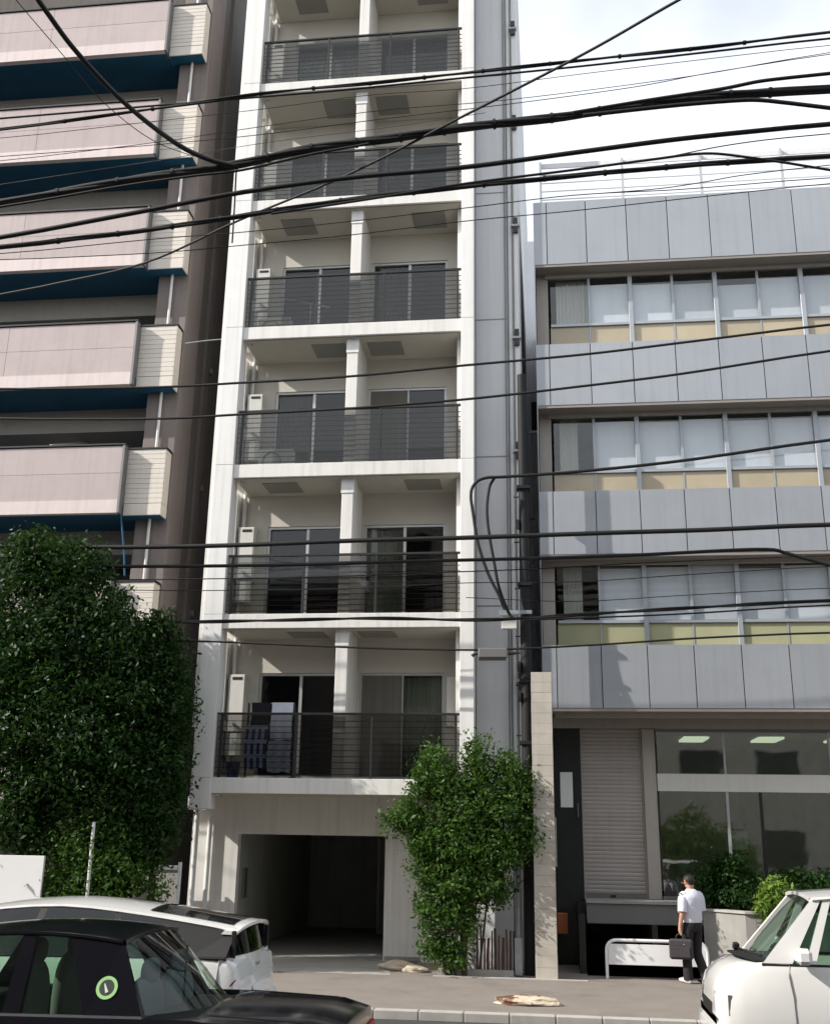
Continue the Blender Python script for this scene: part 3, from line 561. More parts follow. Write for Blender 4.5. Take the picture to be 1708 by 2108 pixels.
tree('street_tree', (-6.95, 18.7, 0), 'slender dark tree brushing the left column of the white block', [
    (-7.15, 18.7, 5.55, .38, .4, .55), (-6.95, 18.7, 4.9, .42, .45, .6), (-6.85, 18.7, 4.2, .45, .45, .6), (-6.92, 18.6, 3.4, .52, .5, .75), (-7.02, 18.6, 2.6, .60, .55, .75), (-7.2, 18.6, 2.0, .6, .55, .6)], 36000, .040, 'leaf_dark', 23, 6, .07, h=2.2, clump=.13)
tree('shrub', (-7.6, 18.2, 0), 'leafy green shrub with sunlit leaves behind the white hatchback', [
    (-7.7, 18.15, 1.9, .75, .5, .65), (-7.9, 18.1, 1.2, .8, .5, .7), (-7.2, 18.2, 1.25, .7, .5, .7), (-7.3, 18.15, .6, .8, .5, .5), (-8.1, 18.1, .5, .6, .5, .45)], 26000, .038, 'leaf_mid', 31, 4, .04, 'shrub', .12, h=.8)
# the bushy tree between garage and pole
tree('street_tree', (-1.5, 19.25, 0), 'bushy green tree growing between the garage and the utility pole', [
    (-2.02, 19.10, 3.30, .30, .28, .42), (-2.25, 19.10, 3.0, .26, .26, .26), (-1.78, 19.05, 2.98, .30, .28, .30), (-1.27, 19.05, 3.52, .22, .24, .42), (-1.22, 19.05, 3.05, .30, .3, .36), (-.72, 19.10, 3.28, .26, .26, .34), (-.45, 19.1, 3.02, .24, .25, .26),
    (-1.55, 18.98, 2.62, .50, .36, .34), (-2.40, 19.05, 2.58, .34, .30, .30), (-2.72, 19.1, 2.42, .18, .2, .16), (-.85, 19.0, 2.62, .40, .34, .36), (-.42, 19.1, 2.45, .24, .28, .34), (-.34, 19.1, 2.15, .14, .2, .20),
    (-2.1, 19.0, 2.15, .36, .3, .32), (-1.5, 18.95, 2.05, .46, .36, .36), (-.92, 19.0, 1.98, .42, .34, .36), (-2.12, 19.05, 1.65, .26, .26, .28), (-1.65, 18.98, 1.52, .38, .34, .34), (-1.08, 19.02, 1.45, .38, .32, .36),
    (-1.98, 19.05, 1.05, .30, .28, .34), (-1.52, 19.0, .98, .34, .30, .36), (-1.98, 19.08, .50, .22, .22, .24), (-1.65, 19.08, .34, .2, .2, .2)], 42000, .035, 'leaf_mid', 41, 24, .06, h=1.4, clump=.10, stems=9)
tree('hedge', (6.3, -2.2, -.1), 'tall green hedge across the street, mirrored in the shop window', [(4.3, -2.2, 1.4, .9, .6, 1.5), (5.6, -2.2, 1.8, .9, .6, 1.7), (6.8, -2.2, 1.3, 1.0, .6, 1.4)], 9000, .09, 'leaf_light', 81, 3, .08, 'hedge', .2, h=.8)
# planter of the office block
PW = thing('planter_wall', (3.6, 20.4, 0), 'low grey rendered planter wall behind the walking person', 'wall')
MB().add([(2.58, 20.28, 0), (3.2, 19.7, 0), (9.2, 19.7, 0), (9.2, 21.1, 0), (2.78, 21.1, 0), (2.58, 20.28, 1.04), (3.2, 19.7, 1.04), (9.2, 19.7, 1.04), (9.2, 21.1, 1.04), (2.78, 21.1, 1.04)], [(4,3,2,1,0),(5,6,7,8,9),(0,1,6,5),(1,2,7,6),(2,3,8,7),(3,4,9,8),(4,0,5,9)]).build('wall_body', 'concrete_grey', PW)
MB().add([(2.55, 20.27, 1.042), (3.19, 19.66, 1.042), (9.2, 19.66, 1.042), (9.2, 19.86, 1.042), (3.27, 19.86, 1.042), (2.78, 20.36, 1.042), (2.55, 20.27, 1.08), (3.19, 19.66, 1.08), (9.2, 19.66, 1.08), (9.2, 19.86, 1.08), (3.27, 19.86, 1.08), (2.78, 20.36, 1.08)], [(0,1,7,6),(1,2,8,7),(2,3,9,8),(3,4,10,9),(4,5,11,10),(5,0,6,11),(6,7,10,11),(7,8,9,10),(0,5,4,1),(1,4,3,2)]).build('coping', 'kerb', PW)
lv = bx('louvre_panel', 3.37, 3.75, 19.675, 19.699, .58, .98, 'alu_dark', PW)
for i in range(6): sub('louvre_blade', 3.38, 3.74, 19.66, 19.674, .60+i*.063, .645+i*.063, 'concrete_grey', lv)
tree('shrub', (3.05, 20.55, 1.04), 'rounded dark green shrub on the planter behind the walking person', [(3.05, 20.45, 1.55, .42, .34, .36), (2.76, 20.45, 1.42, .26, .26, .24), (3.40, 20.5, 1.40, .28, .28, .28), (3.1, 20.45, 1.82, .22, .22, .18), (3.2, 20.4, 1.25, .5, .35, .2)], 13000, .034, 'leaf_deep', 51, 4, .03, 'shrub', .07, h=1.25)
tree('shrub', (3.65, 19.72, 1.05), 'bright yellow green shrub spilling over the planter beside the white van', [(3.70, 19.62, 1.40, .24, .2, .16), (3.56, 19.58, 1.22, .18, .16, .18), (3.82, 19.6, 1.2, .22, .2, .2), (3.68, 19.55, 1.02, .2, .16, .16)], 4200, .036, 'leaf_light', 61, 4, .025, 'shrub', .07, h=1.2)
tree('shrub', (4.5, 20.7, 1.04), 'dark green hedge shrub under the shop window at the right edge', [(4.3, 20.7, 1.35, .45, .3, .4), (5.0, 20.7, 1.3, .5, .3, .4)], 6000, .036, 'leaf_deep', 71, 2, .03, 'shrub', .08, h=1.2)
# wooden pickets and kerb under the bushy tree
for i in range(11):
    x = -1.30+i*.062+random.uniform(-.008, .008); r = random.choice((.016, .02, .026)); hh = .62+random.uniform(-.08, .14)
    p = MB().tube([(x, 19.4, 0), (x+random.uniform(-.006, .006), 19.4, hh/2), (x+random.uniform(-.012, .012), 19.4, hh)], [r, r, r*.85], 8).build('picket', 'picket_red' if i in (3, 6, 8) else 'picket_brown', None, 50)
    red = i in (3, 6, 8)
    tag(p, '%s wooden picket under the bushy tree, %s from the left' % ('reddish' if red else 'brown', ['first', 'second', 'third', 'fourth', 'fifth', 'sixth', 'seventh', 'eighth', 'ninth', 'tenth', 'last'][i]), 'picket', 'pickets under the bushy tree')
tag(MB().box(-1.95, -.68, 19.22, 19.34, 0, .09).build('planting_kerb', 'kerb'), 'low concrete kerb edging the soil under the bushy tree', 'kerb')
def rock(name, c, s, m, label, cat, seed, mats2=None):
    bm = bmesh.new(); bmesh.ops.create_icosphere(bm, subdivisions=3, radius=1); rg = random.Random(seed); ph = [rg.uniform(0, 6) for _ in range(6)]
    for v in bm.verts:
        q = v.co.copy(); k = 1+.10*math.sin(3*q.x+ph[0])+.10*math.sin(4*q.y+ph[1])+.08*math.sin(6*q.z+ph[2]+3*q.x)+.05*math.sin(11*q.x+ph[3])*math.cos(9*q.y+ph[4])
        v.co = Vector((q.x*s[0]*k, q.y*s[1]*k, max(q.z, -.3)*s[2]*k))
    zmin = min(v.co.z for v in bm.verts)
    for v in bm.verts: v.co.z -= zmin
    me = bpy.data.meshes.new(name); bm.to_mesh(me); bm.free(); me.materials.append(M[m])
    o = new(name, me, None, c); return tag(o, label, cat)
rock('stone', (-2.72, 19.78, 0), (.34, .22, .10), 'stone', 'flat sunlit cream stone at the foot of the garage wall', 'stone', 3)
rock('stone', (-2.35, 19.5, 0), (.22, .16, .08), 'stone', 'small cream stone touching the bushy tree base', 'stone', 5)
rock('stone', (-.37, 16.25, 0), (.46, .2, .085), 'stone_soil', 'cream stone with dark brown soil lying on the pavement near the road', 'stone', 9)

# ------------------------------------------------------------------ small street things
WBn = thing('notice_board', (-8.75, 17.6, 0), 'white board at the left edge beside the large tree', 'sign')
bx('board', -9.5, -8.30, 17.55, 17.60, .75, 1.80, 'sign_white', WBn, .004); bx('post', -9.4, -9.35, 17.602, 17.65, 0, 1.8, 'galv', WBn); bx('post', -8.5, -8.45, 17.602, 17.65, 0, 1.78, 'galv', WBn)
wp = MB().tube([(-7.55, 17.7, 0), (-7.56, 17.7, 1.2), (-7.57, 17.7, 2.35)], [.032, .03, .028], 10).build('post', 'pipe_white', None, 40); tag(wp, 'slim white post standing in front of the green shrub', 'post')
GT = thing('side_gate', (-7.2, 20.5, 0), 'grey panel gate closing the gap beside the white block', 'gate')
bx('gate_panel', -7.75, -7.02, 20.5, 20.53, .05, 1.6, 'concrete_grey', GT); bx('gate_post', -7.01, -6.96, 20.47, 20.54, 0, 1.66, 'galv', GT); bx('gate_rail', -7.75, -7.02, 20.47, 20.498, 1.52, 1.58, 'galv', GT)
BR = thing('barrier', (1.55, 19.40, 0), 'white tubular barrier with white panel across the parking ramp', 'barrier')
BY = 19.40; zt = .60; xs0, xs1 = .86, 2.5
pts = [(xs0, BY, 0), (xs0, BY, .3), (xs0, BY, zt-.16)]+[(xs0+.16-.16*math.cos(a), BY, zt-.16+.16*math.sin(a)) for a in [i*math.pi/12 for i in range(1, 7)]]
pts += [(x, BY, zt) for x in (1.3, 1.7, 2.1)]+[(xs1-.16+.16*math.sin(a), BY, zt-.16+.16*math.cos(a)) for a in [i*math.pi/12 for i in range(0, 7)]]+[(xs1, BY, .2), (xs1, BY, 0)]
MB().tube(pts, .026, 12).build('tube_frame', 'gate_white', BR, 60); bx('panel', xs0+.03, xs1-.03, BY-.01, BY+.01, .22, zt-.06, 'gate_white', BR, .004)

# ------------------------------------------------------------------ balcony things
def ac(x, y, z, label):
    t = thing('air_conditioner', (x, y, z), label, 'air conditioner'); bx('casing', x-.36, x+.36, y-.13, y+.13, z+.04, z+.58, 'unit_white', t, .015)
    MB().tube([(x-.08+.2*math.cos(a), y-.135, z+.31+.2*math.sin(a)) for a in [i*math.pi/10 for i in range(21)]], .008, 6).build('fan_guard', 'alu_dark', t)
    bx('foot', x-.28, x-.2, y-.14, y+.14, z, z+.038, 'alu_dark', t); bx('foot', x+.2, x+.28, y-.14, y+.14, z, z+.038, 'alu_dark', t)
names = ['second', 'third', 'fourth', 'fifth', 'sixth', 'seventh']
for k in (2, 3, 5): ac(-5.55 if k != 3 else -5.75, 20.45, ST[k]+.001, 'white air conditioner unit at the left of the %s floor balcony' % names[k])
# drying rack with washing on the lowest balcony
zb = ST[0]
DR = thing('drying_rack', (-5.3, 20.1, zb), 'metal drying rack on the lowest balcony', 'drying rack')
for x in (-5.72, -4.82): bx('upright', x-.015, x+.015, 20.08, 20.11, zb, zb+1.42, 'rail_black', DR); bx('foot', x-.02, x+.02, 19.9, 20.3, zb+.001, zb+.03, 'rail_black', DR)
for z in (1.40, 1.0, .62, .2): bx('rod', -5.72, -4.82, 20.085, 20.105, zb+z, zb+z+.016, 'alu', DR)
for z in (.34, .5): bx('rod', -5.72, -4.82, 20.085, 20.105, zb+z, zb+z+.016, 'alu', DR)
def cloth(name, x0, x1, z0, z1, y, m, label, seed, stripes=0, grid=0):
    rg = random.Random(seed); nx, nz = 14, 12; ph = rg.uniform(0, 6); vs_ = []; mb = MB()
    for s_ in (-1, 1):
        for j in range(nz+1):
            for i in range(nx+1):
                u, v_ = i/nx, j/nz; zz = z1-(z1-z0)*v_*(1 if s_ < 0 else .9)
                vs_.append((x0+(x1-x0)*u+.01*math.sin(6*v_+ph), y+s_*(.012+.02*v_)+.018*v_*math.sin(u*13+ph), zz+.012*math.sin(u*9+ph)*v_))
    fs = []; n1 = (nx+1)*(nz+1)
    for s_ in (0, 1):
        for j in range(nz):
            for i in range(nx): a = s_*n1+j*(nx+1)+i; fs.append((a, a+1, a+nx+2, a+nx+1))
    for i in range(nx): fs.append((i, i+1, n1+i+1, n1+i))
    mb.add(vs_, fs); 
    if stripes:
        mb.mi = [(1 if ((q[0] % (nx+1)) // stripes) % 2 or (grid and ((q[0] % n1)//(nx+1)) % grid == 0) else 0) for q in fs]
    return tag(mb.build(name, m, None, 60), label, 'laundry')
cloth('towel', -5.27, -4.86, zb+.72, zb+1.425, 20.095, 'cloth_white', 'pale towel at the right end of the drying rack', 1)
cloth('shirt', -5.66, -5.29, zb+.86, zb+1.425, 20.095, 'cloth_black', 'black garment at the left end of the drying rack', 2)
cloth('checked_cloth', -5.72, -5.30, zb+.18, zb+.98, 19.98, ['cloth_navy', 'cloth_blue'], 'navy cloth with pale stripes hanging at the front of the drying rack', 3, 2, 4)
cloth('sheet', -5.28, -4.84, zb+.12, zb+.70, 19.99, ['cloth_white', 'cloth_blue'], 'pale patterned sheet hanging low on the drying rack', 4, 3, 3)
tag(MB().tube([(-6.0, 20.2, zb+.001), (-6.0, 20.2, zb+.16), (-6.0, 20.2, zb+.32)], [.11, .13, .14], 14).build('bucket', 'cloth_navy', None, 40), 'dark bucket in the left corner of the lowest balcony', 'bucket')
# drying pole on the fifth-floor balcony
DP = thing('drying_pole', (-4.9, 20.15, ST[3]), 'slanting drying pole on a stand behind the smoked glass of the fifth floor', 'drying pole')
MB().tube([(-5.6, 20.15, ST[3]+.95), (-5.0, 20.15, ST[3]+.8), (-4.5, 20.15, ST[3]+.68)], .014, 8).build('pole', 'alu', DP); bx('stand', -4.93, -4.90, 20.13, 20.16, ST[3], ST[3]+.78, 'alu', DP); bx('stand', -5.53, -5.50, 20.13, 20.16, ST[3], ST[3]+.92, 'alu', DP); bx('base', -5.0, -4.84, 20.0, 20.3, ST[3]+.001, ST[3]+.03, 'alu_dark', DP); bx('base', -5.6, -5.44, 20.0, 20.3, ST[3]+.001, ST[3]+.03, 'alu_dark', DP)

# ------------------------------------------------------------------ vehicles (local x forward from the tail, +y is the side nearest the camera)
def body_loft(mb, st):
    rings = []
    for (x, zb, zm, zt, w, wt) in st:      # sill, shoulder, top of section, half width, half width at top
        h = [(0, zb), (w*.80, zb), (w*.95, zb+.05), (w, zb+.18), (w*1.005, (zb+zm)/2+.05), (w*.985, zm-.06), (w*.955, zm), (wt, zt), (wt*.5, zt+(.02 if zt >= zm-.02 else 0)), (0, zt+(.03 if zt >= zm-.02 else 0))]
        rings.append([(x, y, z) for y, z in h]+[(x, -y, z) for y, z in h[-2:0:-1]])
    return mb.loft(rings)
def arcsheet(mb, xb, zb, wb, xt, zt, wt, bb, bt, sag=.03, n=10, mid=.03):
    rows = []
    for v in (0, .33, .66, 1):
        row = []
        for i in range(n+1):
            u = -1+2*i/n; w_ = wb+(wt-wb)*v; x = xb+(xt-xb)*v+(bb+(bt-bb)*v)*(u*u); z = zb+(zt-zb)*v+mid*math.sin(math.pi*v)-sag*v*u*u
            row.append((x, u*w_, z))
        rows.append(row)
    return mb.loft(rows, closed=False, cap=False)
def car(name, label, cat, loc, paint, st, gh, wheels, rz=math.pi):
    t = thing(name, loc, label, cat, None, rz); mb = MB(); body_loft(mb, st); mb.build('body', paint, t, 28)
    zb, wb, wr = gh['zb'], gh['wb'], gh['wr']; zr = gh['zr']         # zr: function of x -> height of roof edge
    for s in (1, -1):
        L = gh['lines']
        for i, kind in enumerate(gh['kinds']):
            (b0, t0), (b1, t1) = L[i], L[i+1]; zb0, zb1 = gh['belt'](b0), gh['belt'](b1)
            a, b, c, d = (b0, s*wb, zb0), (b1, s*wb, zb1), (t1, s*wr, zr(t1)), (t0, s*wr, zr(t0))
            if s > 0: a, b, c, d = b, a, d, c
            m_ = MB()
            if kind == 'p': m_.quadslab(a, b, c, d, .05); m_.build('pillar', gh.get('pillar', paint), t)
            else: m_.quadslab(a, b, c, d, .006); m_.build('side_window', gh['glass'], t)
        # dark seal along the belt and under the roof edge
        xs = [L[0][0], L[-1][0]]; m_ = MB(); m_.tube([(x, s*(wb+.004), gh['belt'](x)+.004) for x in np.linspace(xs[0], xs[1], 8)], .014, 6); m_.build('belt_trim', gh.get('trim', 'car_trim'), t, 40)
        m_ = MB(); m_.tube([(x, s*(wr+.006), zr(x)-.006) for x in np.linspace(L[0][1], L[-1][1], 10)], .018, 6); m_.build('gutter', paint, t, 40)
    # roof
    rr = []
    for x in np.linspace(L[0][1]-.02, L[-1][1]+.03, 12):
        top = [(x, u*wr, zr(x)+.012+gh['crown']*(1-u*u)) for u in np.linspace(-1, 1, 13)]; bot = [(x, u*wr*.98, zr(x)-.025+gh['crown']*(1-u*u)) for u in np.linspace(1, -1, 13)]; rr.append(top+bot)
    rf = MB().loft(rr).build('roof', paint, t, 50)
    arcs = gh['arcs']
    for nm, (xb, zbb, xt, bulb, bult) in arcs.items():
        arcsheet(MB(), xb, zbb, wb*.97, xt, zr(xt)+gh['crown'], wr*.97, bulb, bult, sag=gh['crown']).build if False else None
        m_ = MB(); arcsheet(m_, xb, zbb, wb*.97, xt, zr(xt)+gh['crown']*.9, wr*.98, bulb, bult, sag=gh['crown']*.9); m_.build(nm, gh['glass_'+nm] if 'glass_'+nm in gh else gh['glass'], t, 60)
    for (x, r) in wheels:
        for s in (1, -1):
            y = s*(st[3][4]-.10); m_ = MB(); rings = []
            prof = [(-.10, r*.62), (-.10, r*.93), (-.07, r), (.07, r), (.10, r*.93), (.10, r*.62)]
            m_.loft([[(x+q*math.cos(a), y+o_, r+q*math.sin(a)) for o_, q in prof] for a in [2*math.pi*i/24 for i in range(25)]], closed=True, cap=False)
            wh = m_.build('wheel', 'tyre', t, 40)
            m_ = MB(); m_.tube([(x, y-.07, r), (x, y+.07, r)], r*.60, 18); m_.build('rim', 'chrome', wh, 30)
    return t
def lbox(name, x0, x1, y0, y1, z0, z1, m, t, bev=.02): return new(name, box_mesh(x1-x0, y1-y0, z1-z0, m, bev), t, ((x0+x1)/2, (y0+y1)/2, (z0+z1)/2))
def rounded(name, c, s, m, t, p=2.6, n=12):
    mb = MB(); rings = []
    for i in range(n+1):
        th = -math.pi/2+math.pi*i/n; ring = []
        for k in range(16):
            a = 2*math.pi*k/16; sg = lambda q, e=2/p: math.copysign(abs(q)**e, q)
            ring.append((c[0]+s[0]*sg(math.cos(th))*sg(math.cos(a)), c[1]+s[1]*sg(math.cos(th))*sg(math.sin(a)), c[2]+s[2]*sg(math.sin(th))))
        rings.append(ring)
    return mb.loft(rings).build(name, m, t, 60)

# black saloon taxi, tail to the right
tx_st = [(0, .38, .78, .80, .74, .62), (.03, .30, .92, .96, .80, .68), (.25, .26, .99, 1.015, .84, .70), (1.0, .24, 1.02, 1.04, .85, .72), (1.1, .24, 1.03, 1.03, .85, .74), (1.2, .24, 1.03, .72, .85, .76), (3.35, .24, 1.0, .72, .85, .76), (3.45, .24, .99, 1.0, .85, .74), (4.4, .26, .90, .93, .82, .68), (4.66, .32, .80, .82, .76, .62), (4.7, .40, .70, .72, .72, .60)]
zr_t = lambda x: 1.575-.055*((x-2.45)/.75)**2
TX = car('taxi', 'black saloon taxi with a round green ring emblem on its rear pillar', 'taxi', (-1.52, 9.0, -.1), 'car_black', tx_st, dict(zb=1.03, wb=.80, wr=.60, zr=zr_t, crown=.035, belt=lambda x: 1.03-.012*(x-1.1), glass='glass_car', trim='chrome',
    lines=[(1.47, 1.74), (1.92, 2.16), (2.42, 2.44), (2.56, 2.54), (3.28, 2.98), (3.46, 3.06)], kinds='pgpgp', arcs={'rear_window': (1.10, 1.045, 1.68, .36, .06), 'windscreen': (3.5, 1.01, 3.06, -.12, -.06)}), [(.95, .31), (3.75, .31)])
for y in (.36, -.36):
    rounded('rear_seat_back', (1.62, y, .95), (.09, .34, .32), 'seat', TX); rounded('headrest', (1.60, y*.95, 1.29), (.05, .15, .10), 'seat', TX)
    rounded('front_seat_back', (2.55, y, 1.0), (.09, .25, .36), 'seat_cover', TX); rounded('headrest', (2.53, y, 1.42), (.05, .13, .10), 'seat_cover', TX)
lbox('dashboard', 3.15, 3.5, -.72, .72, .72, 1.0, 'car_trim', TX); lbox('cabin_floor', 1.25, 3.3, -.75, .75, .725, .74, 'car_trim', TX, 0); lbox('parcel_shelf', 1.16, 1.52, -.70, .70, .98, 1.0, 'car_trim', TX, 0)
for y in (.55, -.55): lbox('tail_lamp', -.01, .04, y-.16, y+.16, .72, .86, 'lamp_red', TX, .01); lbox('head_lamp', 4.62, 4.71, y-.15, y+.15, .60, .74, 'lamp_clear', TX, .01)
lbox('rear_bumper', -.08, .12, -.82, .82, .38, .56, 'car_black', TX, .04); lbox('antenna_rod', 1.36, 1.375, .19, .205, 1.04, 1.48, 'rail_black', TX, 0)
lbox('door_handle', 1.95, 2.12, .845, .87, .88, .905, 'chrome', TX, .005); lbox('number_plate', -.02, -.005, -.17, .17, .6, .75, 'sticker_pale', TX, 0)
# emblem: ring, dark disc and pale mark, lying on the rear pillar
def on_pillar(b, tt):                    # b along the base, tt up the pillar
    P = lambda xb_, xt_: Vector((xb_, .80, 1.03)).lerp(Vector((xt_, .60, zr_t(xt_))), tt)
    return P(1.47, 1.74).lerp(P(1.92, 2.16), b)
ec = on_pillar(.50, .36); eu = (on_pillar(.52, .7)-on_pillar(.52, .2)).normalized(); ex = (on_pillar(.9, .36)-on_pillar(.1, .36)).normalized(); ex = (ex-eu*ex.dot(eu)).normalized(); en = ex.cross(eu); en = en if en.y > 0 else -en
def ring(r0, r1, off, m, nm, par):
    mb = MB(); mb.loft([[tuple(ec+en*(off+dz)+(ex*math.cos(a)+eu*math.sin(a))*r) for r, dz in ((r0, 0), (r1, 0), (r1, .003), (r0, .003))] for a in [2*math.pi*i/32 for i in range(33)]], cap=False); return mb.build(nm, m, par, 30)
em = ring(.058, .082, .003, 'sticker_green', 'emblem', TX); ring(.0005, .0575, .002, 'sticker_dark', 'emblem_disc', em)
MB().quadslab(ec+en*.008-ex*.006-eu*.035, ec+en*.008+ex*.018-eu*.035, ec+en*.008+ex*.012+eu*.034, ec+en*.008+ex*.004+eu*.034, .002).build('emblem_mark', 'sticker_pale', em)
for y in (.66, -.66): MB().tube([(.04, y*.98, .965), (.3, y, 1.022), (.75, y, 1.04), (1.06, y, 1.05)], .004, 6).build('boot_seam', 'car_trim', TX)
for s_ in (1, -1): MB().tube([(2.48, s_*.802, 1.02), (2.49, s_*.852, .9), (2.5, s_*.856, .6), (2.5, s_*.85, .3)], .004, 6).build('door_seam', 'car_trim', TX); lbox('side_moulding', .5, 4.2, s_*.856-.008, s_*.856+.008, .60, .63, 'chrome', TX, .004)
rs = MB().tube([(1.21, -.62, 1.10), (1.215, -.62, 1.104)], .035, 16).build('red_sticker', 'sticker_red', TX)

# white hatchback behind it, tail to the right
pr_st = [(0, .42, .82, .84, .74, .66), (.04, .30, .98, 1.0, .80, .70), (.12, .26, 1.03, 1.05, .84, .72), (.55, .24, 1.05, 1.06, .865, .74), (.7, .24, 1.05, .78, .865, .76), (3.55, .24, 1.0, .76, .865, .76), (3.7, .24, .99, 1.02, .86, .74), (4.2, .28, .86, .88, .80, .66), (4.42, .34, .70, .72, .70, .58), (4.46, .42, .60, .62, .62, .5)]
zr_p = lambda x: 1.535-.088*max(0, (2.0-x))**1.35-.075*max(0, (x-2.0))**2
HB = car('hatchback', 'white hatchback with sloping rear glass and spoiler behind the black taxi', 'car', (-3.29, 12.55, -.1), 'car_white', pr_st, dict(zb=1.03, wb=.82, wr=.60, zr=zr_p, crown=.05, belt=lambda x: 1.06-.012*(x-.2), glass='glass_car_dark', pillar='car_trim',
    lines=[(.14, .10), (.55, 1.05), (1.28, 1.42), (1.36, 1.48), (2.32, 2.24), (2.40, 2.32), (3.45, 2.95), (3.66, 3.06)], kinds='pgpgpgp', arcs={'windscreen': (3.72, 1.03, 3.05, -.16, -.08)}), [(.85, .32), (3.55, .32)])
# tail: dark hatch glass lies in the roof slope, spoiler lip, upright lower glass, tailgate
mb = MB(); rows = []
for x in np.linspace(.16, 1.12, 8): rows.append([(x, u*.50, zr_p(x)+.020+.05*(1-(u*.50/.6)**2)) for u in np.linspace(-1, 1, 9)])
mb.loft(rows, closed=False, cap=False); mb.build('rear_window', 'glass_car_dark', HB, 60)
rr = []
for u in np.linspace(-1, 1, 13):
    y = u*.66; zc = zr_p(.1)+.02+.04*(1-u*u)-.03*u**4; xo = .05*u*u; rr.append([(.02+xo, y, zc), (.16+xo, y, zc+.012), (.2+xo, y, zc-.03), (.03+xo, y, zc-.035)])
MB().loft(rr).build('spoiler', 'car_white', HB, 40)
mb = MB(); arcsheet(mb, .035, 1.07, .70, .09, zr_p(.1)-.01, .60, .09, .06, sag=.0, mid=0); mb.build('lower_rear_window', 'glass_car_dark', HB, 50)
mb = MB(); arcsheet(mb, .0, .78, .62, .03, 1.065, .70, .10, .09, sag=.0, mid=0); mb.build('tailgate', 'car_white', HB, 50)
mb = MB(); arcsheet(mb, -.035, .60, .20, -.005, .74, .20, .0, .0, sag=0, mid=0); mb.build('number_plate', 'sign_white', HB)
for s in (1, -1):
    mb = MB(); mb.quadslab((.10, s*.72, .80), (.24, s*.845, .80), (.22, s*.80, 1.06), (.10, s*.70, 1.06), .03 if s > 0 else -.03); mb.build('tail_lamp', 'lamp_clear', HB); lbox('rear_pillar', .07, .12, s*.69-.02, s*.69+.02, 1.05, zr_p(.1), 'car_trim', HB, .01)
    lbox('door_mirror', 3.15, 3.3, s*.92-.08, s*.92+.08, 1.0, 1.14, 'car_white', HB, .04); lbox('door_handle', 1.5, 1.68, s*.868-.012, s*.868+.012, .90, .93, 'car_white', HB, .005)
lbox('rear_emblem', -.012, .02, -.03, .03, .92, .97, 'chrome', HB, .01); lbox('rear_bumper', -.06, .1, -.78, .78, .36, .62, 'car_white', HB, .05); lbox('cabin_floor', .72, 3.5, -.75, .75, .785, .80, 'car_trim', HB, 0)
MB().loft([[(1.36, -.008, 1.56), (1.56, -.006, 1.585), (1.56, .006, 1.585), (1.36, .008, 1.56)], [(1.36, -.006, 1.60), (1.44, -.005, 1.60), (1.44, .005, 1.60), (1.36, .006, 1.60)], [(1.36, -.003, 1.655), (1.372, -.003, 1.655), (1.372, .003, 1.655), (1.36, .003, 1.655)]]).build('shark_fin_antenna', 'rail_black', HB)
for y in (.36, -.36): rounded('seat_back', (2.4, y, 1.0), (.09, .25, .36), 'seat', HB); rounded('headrest', (2.3, y, 1.38), (.05, .13, .1), 'seat', HB)

# white microvan on the right, nose to the left
vn_st = [(0, .34, 1.05, 1.07, .70, .66), (.05, .26, 1.10, 1.12, .73, .68), (.2, .24, 1.12, .85, .74, .68), (2.45, .24, 1.10, .85, .74, .68), (2.62, .24, 1.10, 1.11, .74, .66), (2.95, .24, 1.02, 1.075, .735, .58), (3.16, .26, .93, 1.0, .72, .54), (3.29, .30, .84, .90, .69, .52), (3.35, .34, .70, .76, .66, .52), (3.37, .40, .56, .60, .62, .5)]
zr_v = lambda x: 1.80-.05*((x-1.1)/1.0)**2
vn_st = [((x if x <= 2.62 else 2.62+(x-2.62)*.70),)+tuple(r) for x, *r in vn_st]
VN = car('microvan', 'white microvan with raked windscreen at the right edge', 'van', (4.80, 13.05, -.1), 'car_white', vn_st, dict(zb=1.1, wb=.70, wr=.60, zr=zr_v, crown=.04, belt=lambda x: 1.10, glass='glass_car',
    lines=[(.10, .22), (.26, .34), (1.05, 1.05), (1.18, 1.15), (2.12, 1.88), (2.22, 1.96), (2.36, 1.98), (2.66, 2.08)], kinds='pgpgpgp', arcs={'windscreen': (2.70, 1.12, 2.06, -.20, -.08), 'rear_window': (.06, 1.14, .2, .05, .04)}), [(.55, .27), (2.85, .27)])
mb = MB(); rows = []
for v in np.linspace(0, 1, 5): rows.append([(2.90-v*.23-.18*u*u, u*(.56+.09*v), 1.152+.010*v-.03*u*u) for u in np.linspace(-1, 1, 11)])
mb.loft(rows, closed=False, cap=False); mb.build('cowl', 'car_trim', VN, 60)
lbox('wiper_pivot', 2.72, 2.80, -.34, -.26, 1.15, 1.23, 'car_trim', VN, .02); lbox('mirror_lens', 2.77, 2.805, -.315, -.285, 1.17, 1.215, 'lamp_clear', VN, .005)
MB().tube([(2.74, -.28, 1.17), (2.68, .05, 1.165), (2.60, .38, 1.16)], .012, 6).build('wiper', 'rail_black', VN)
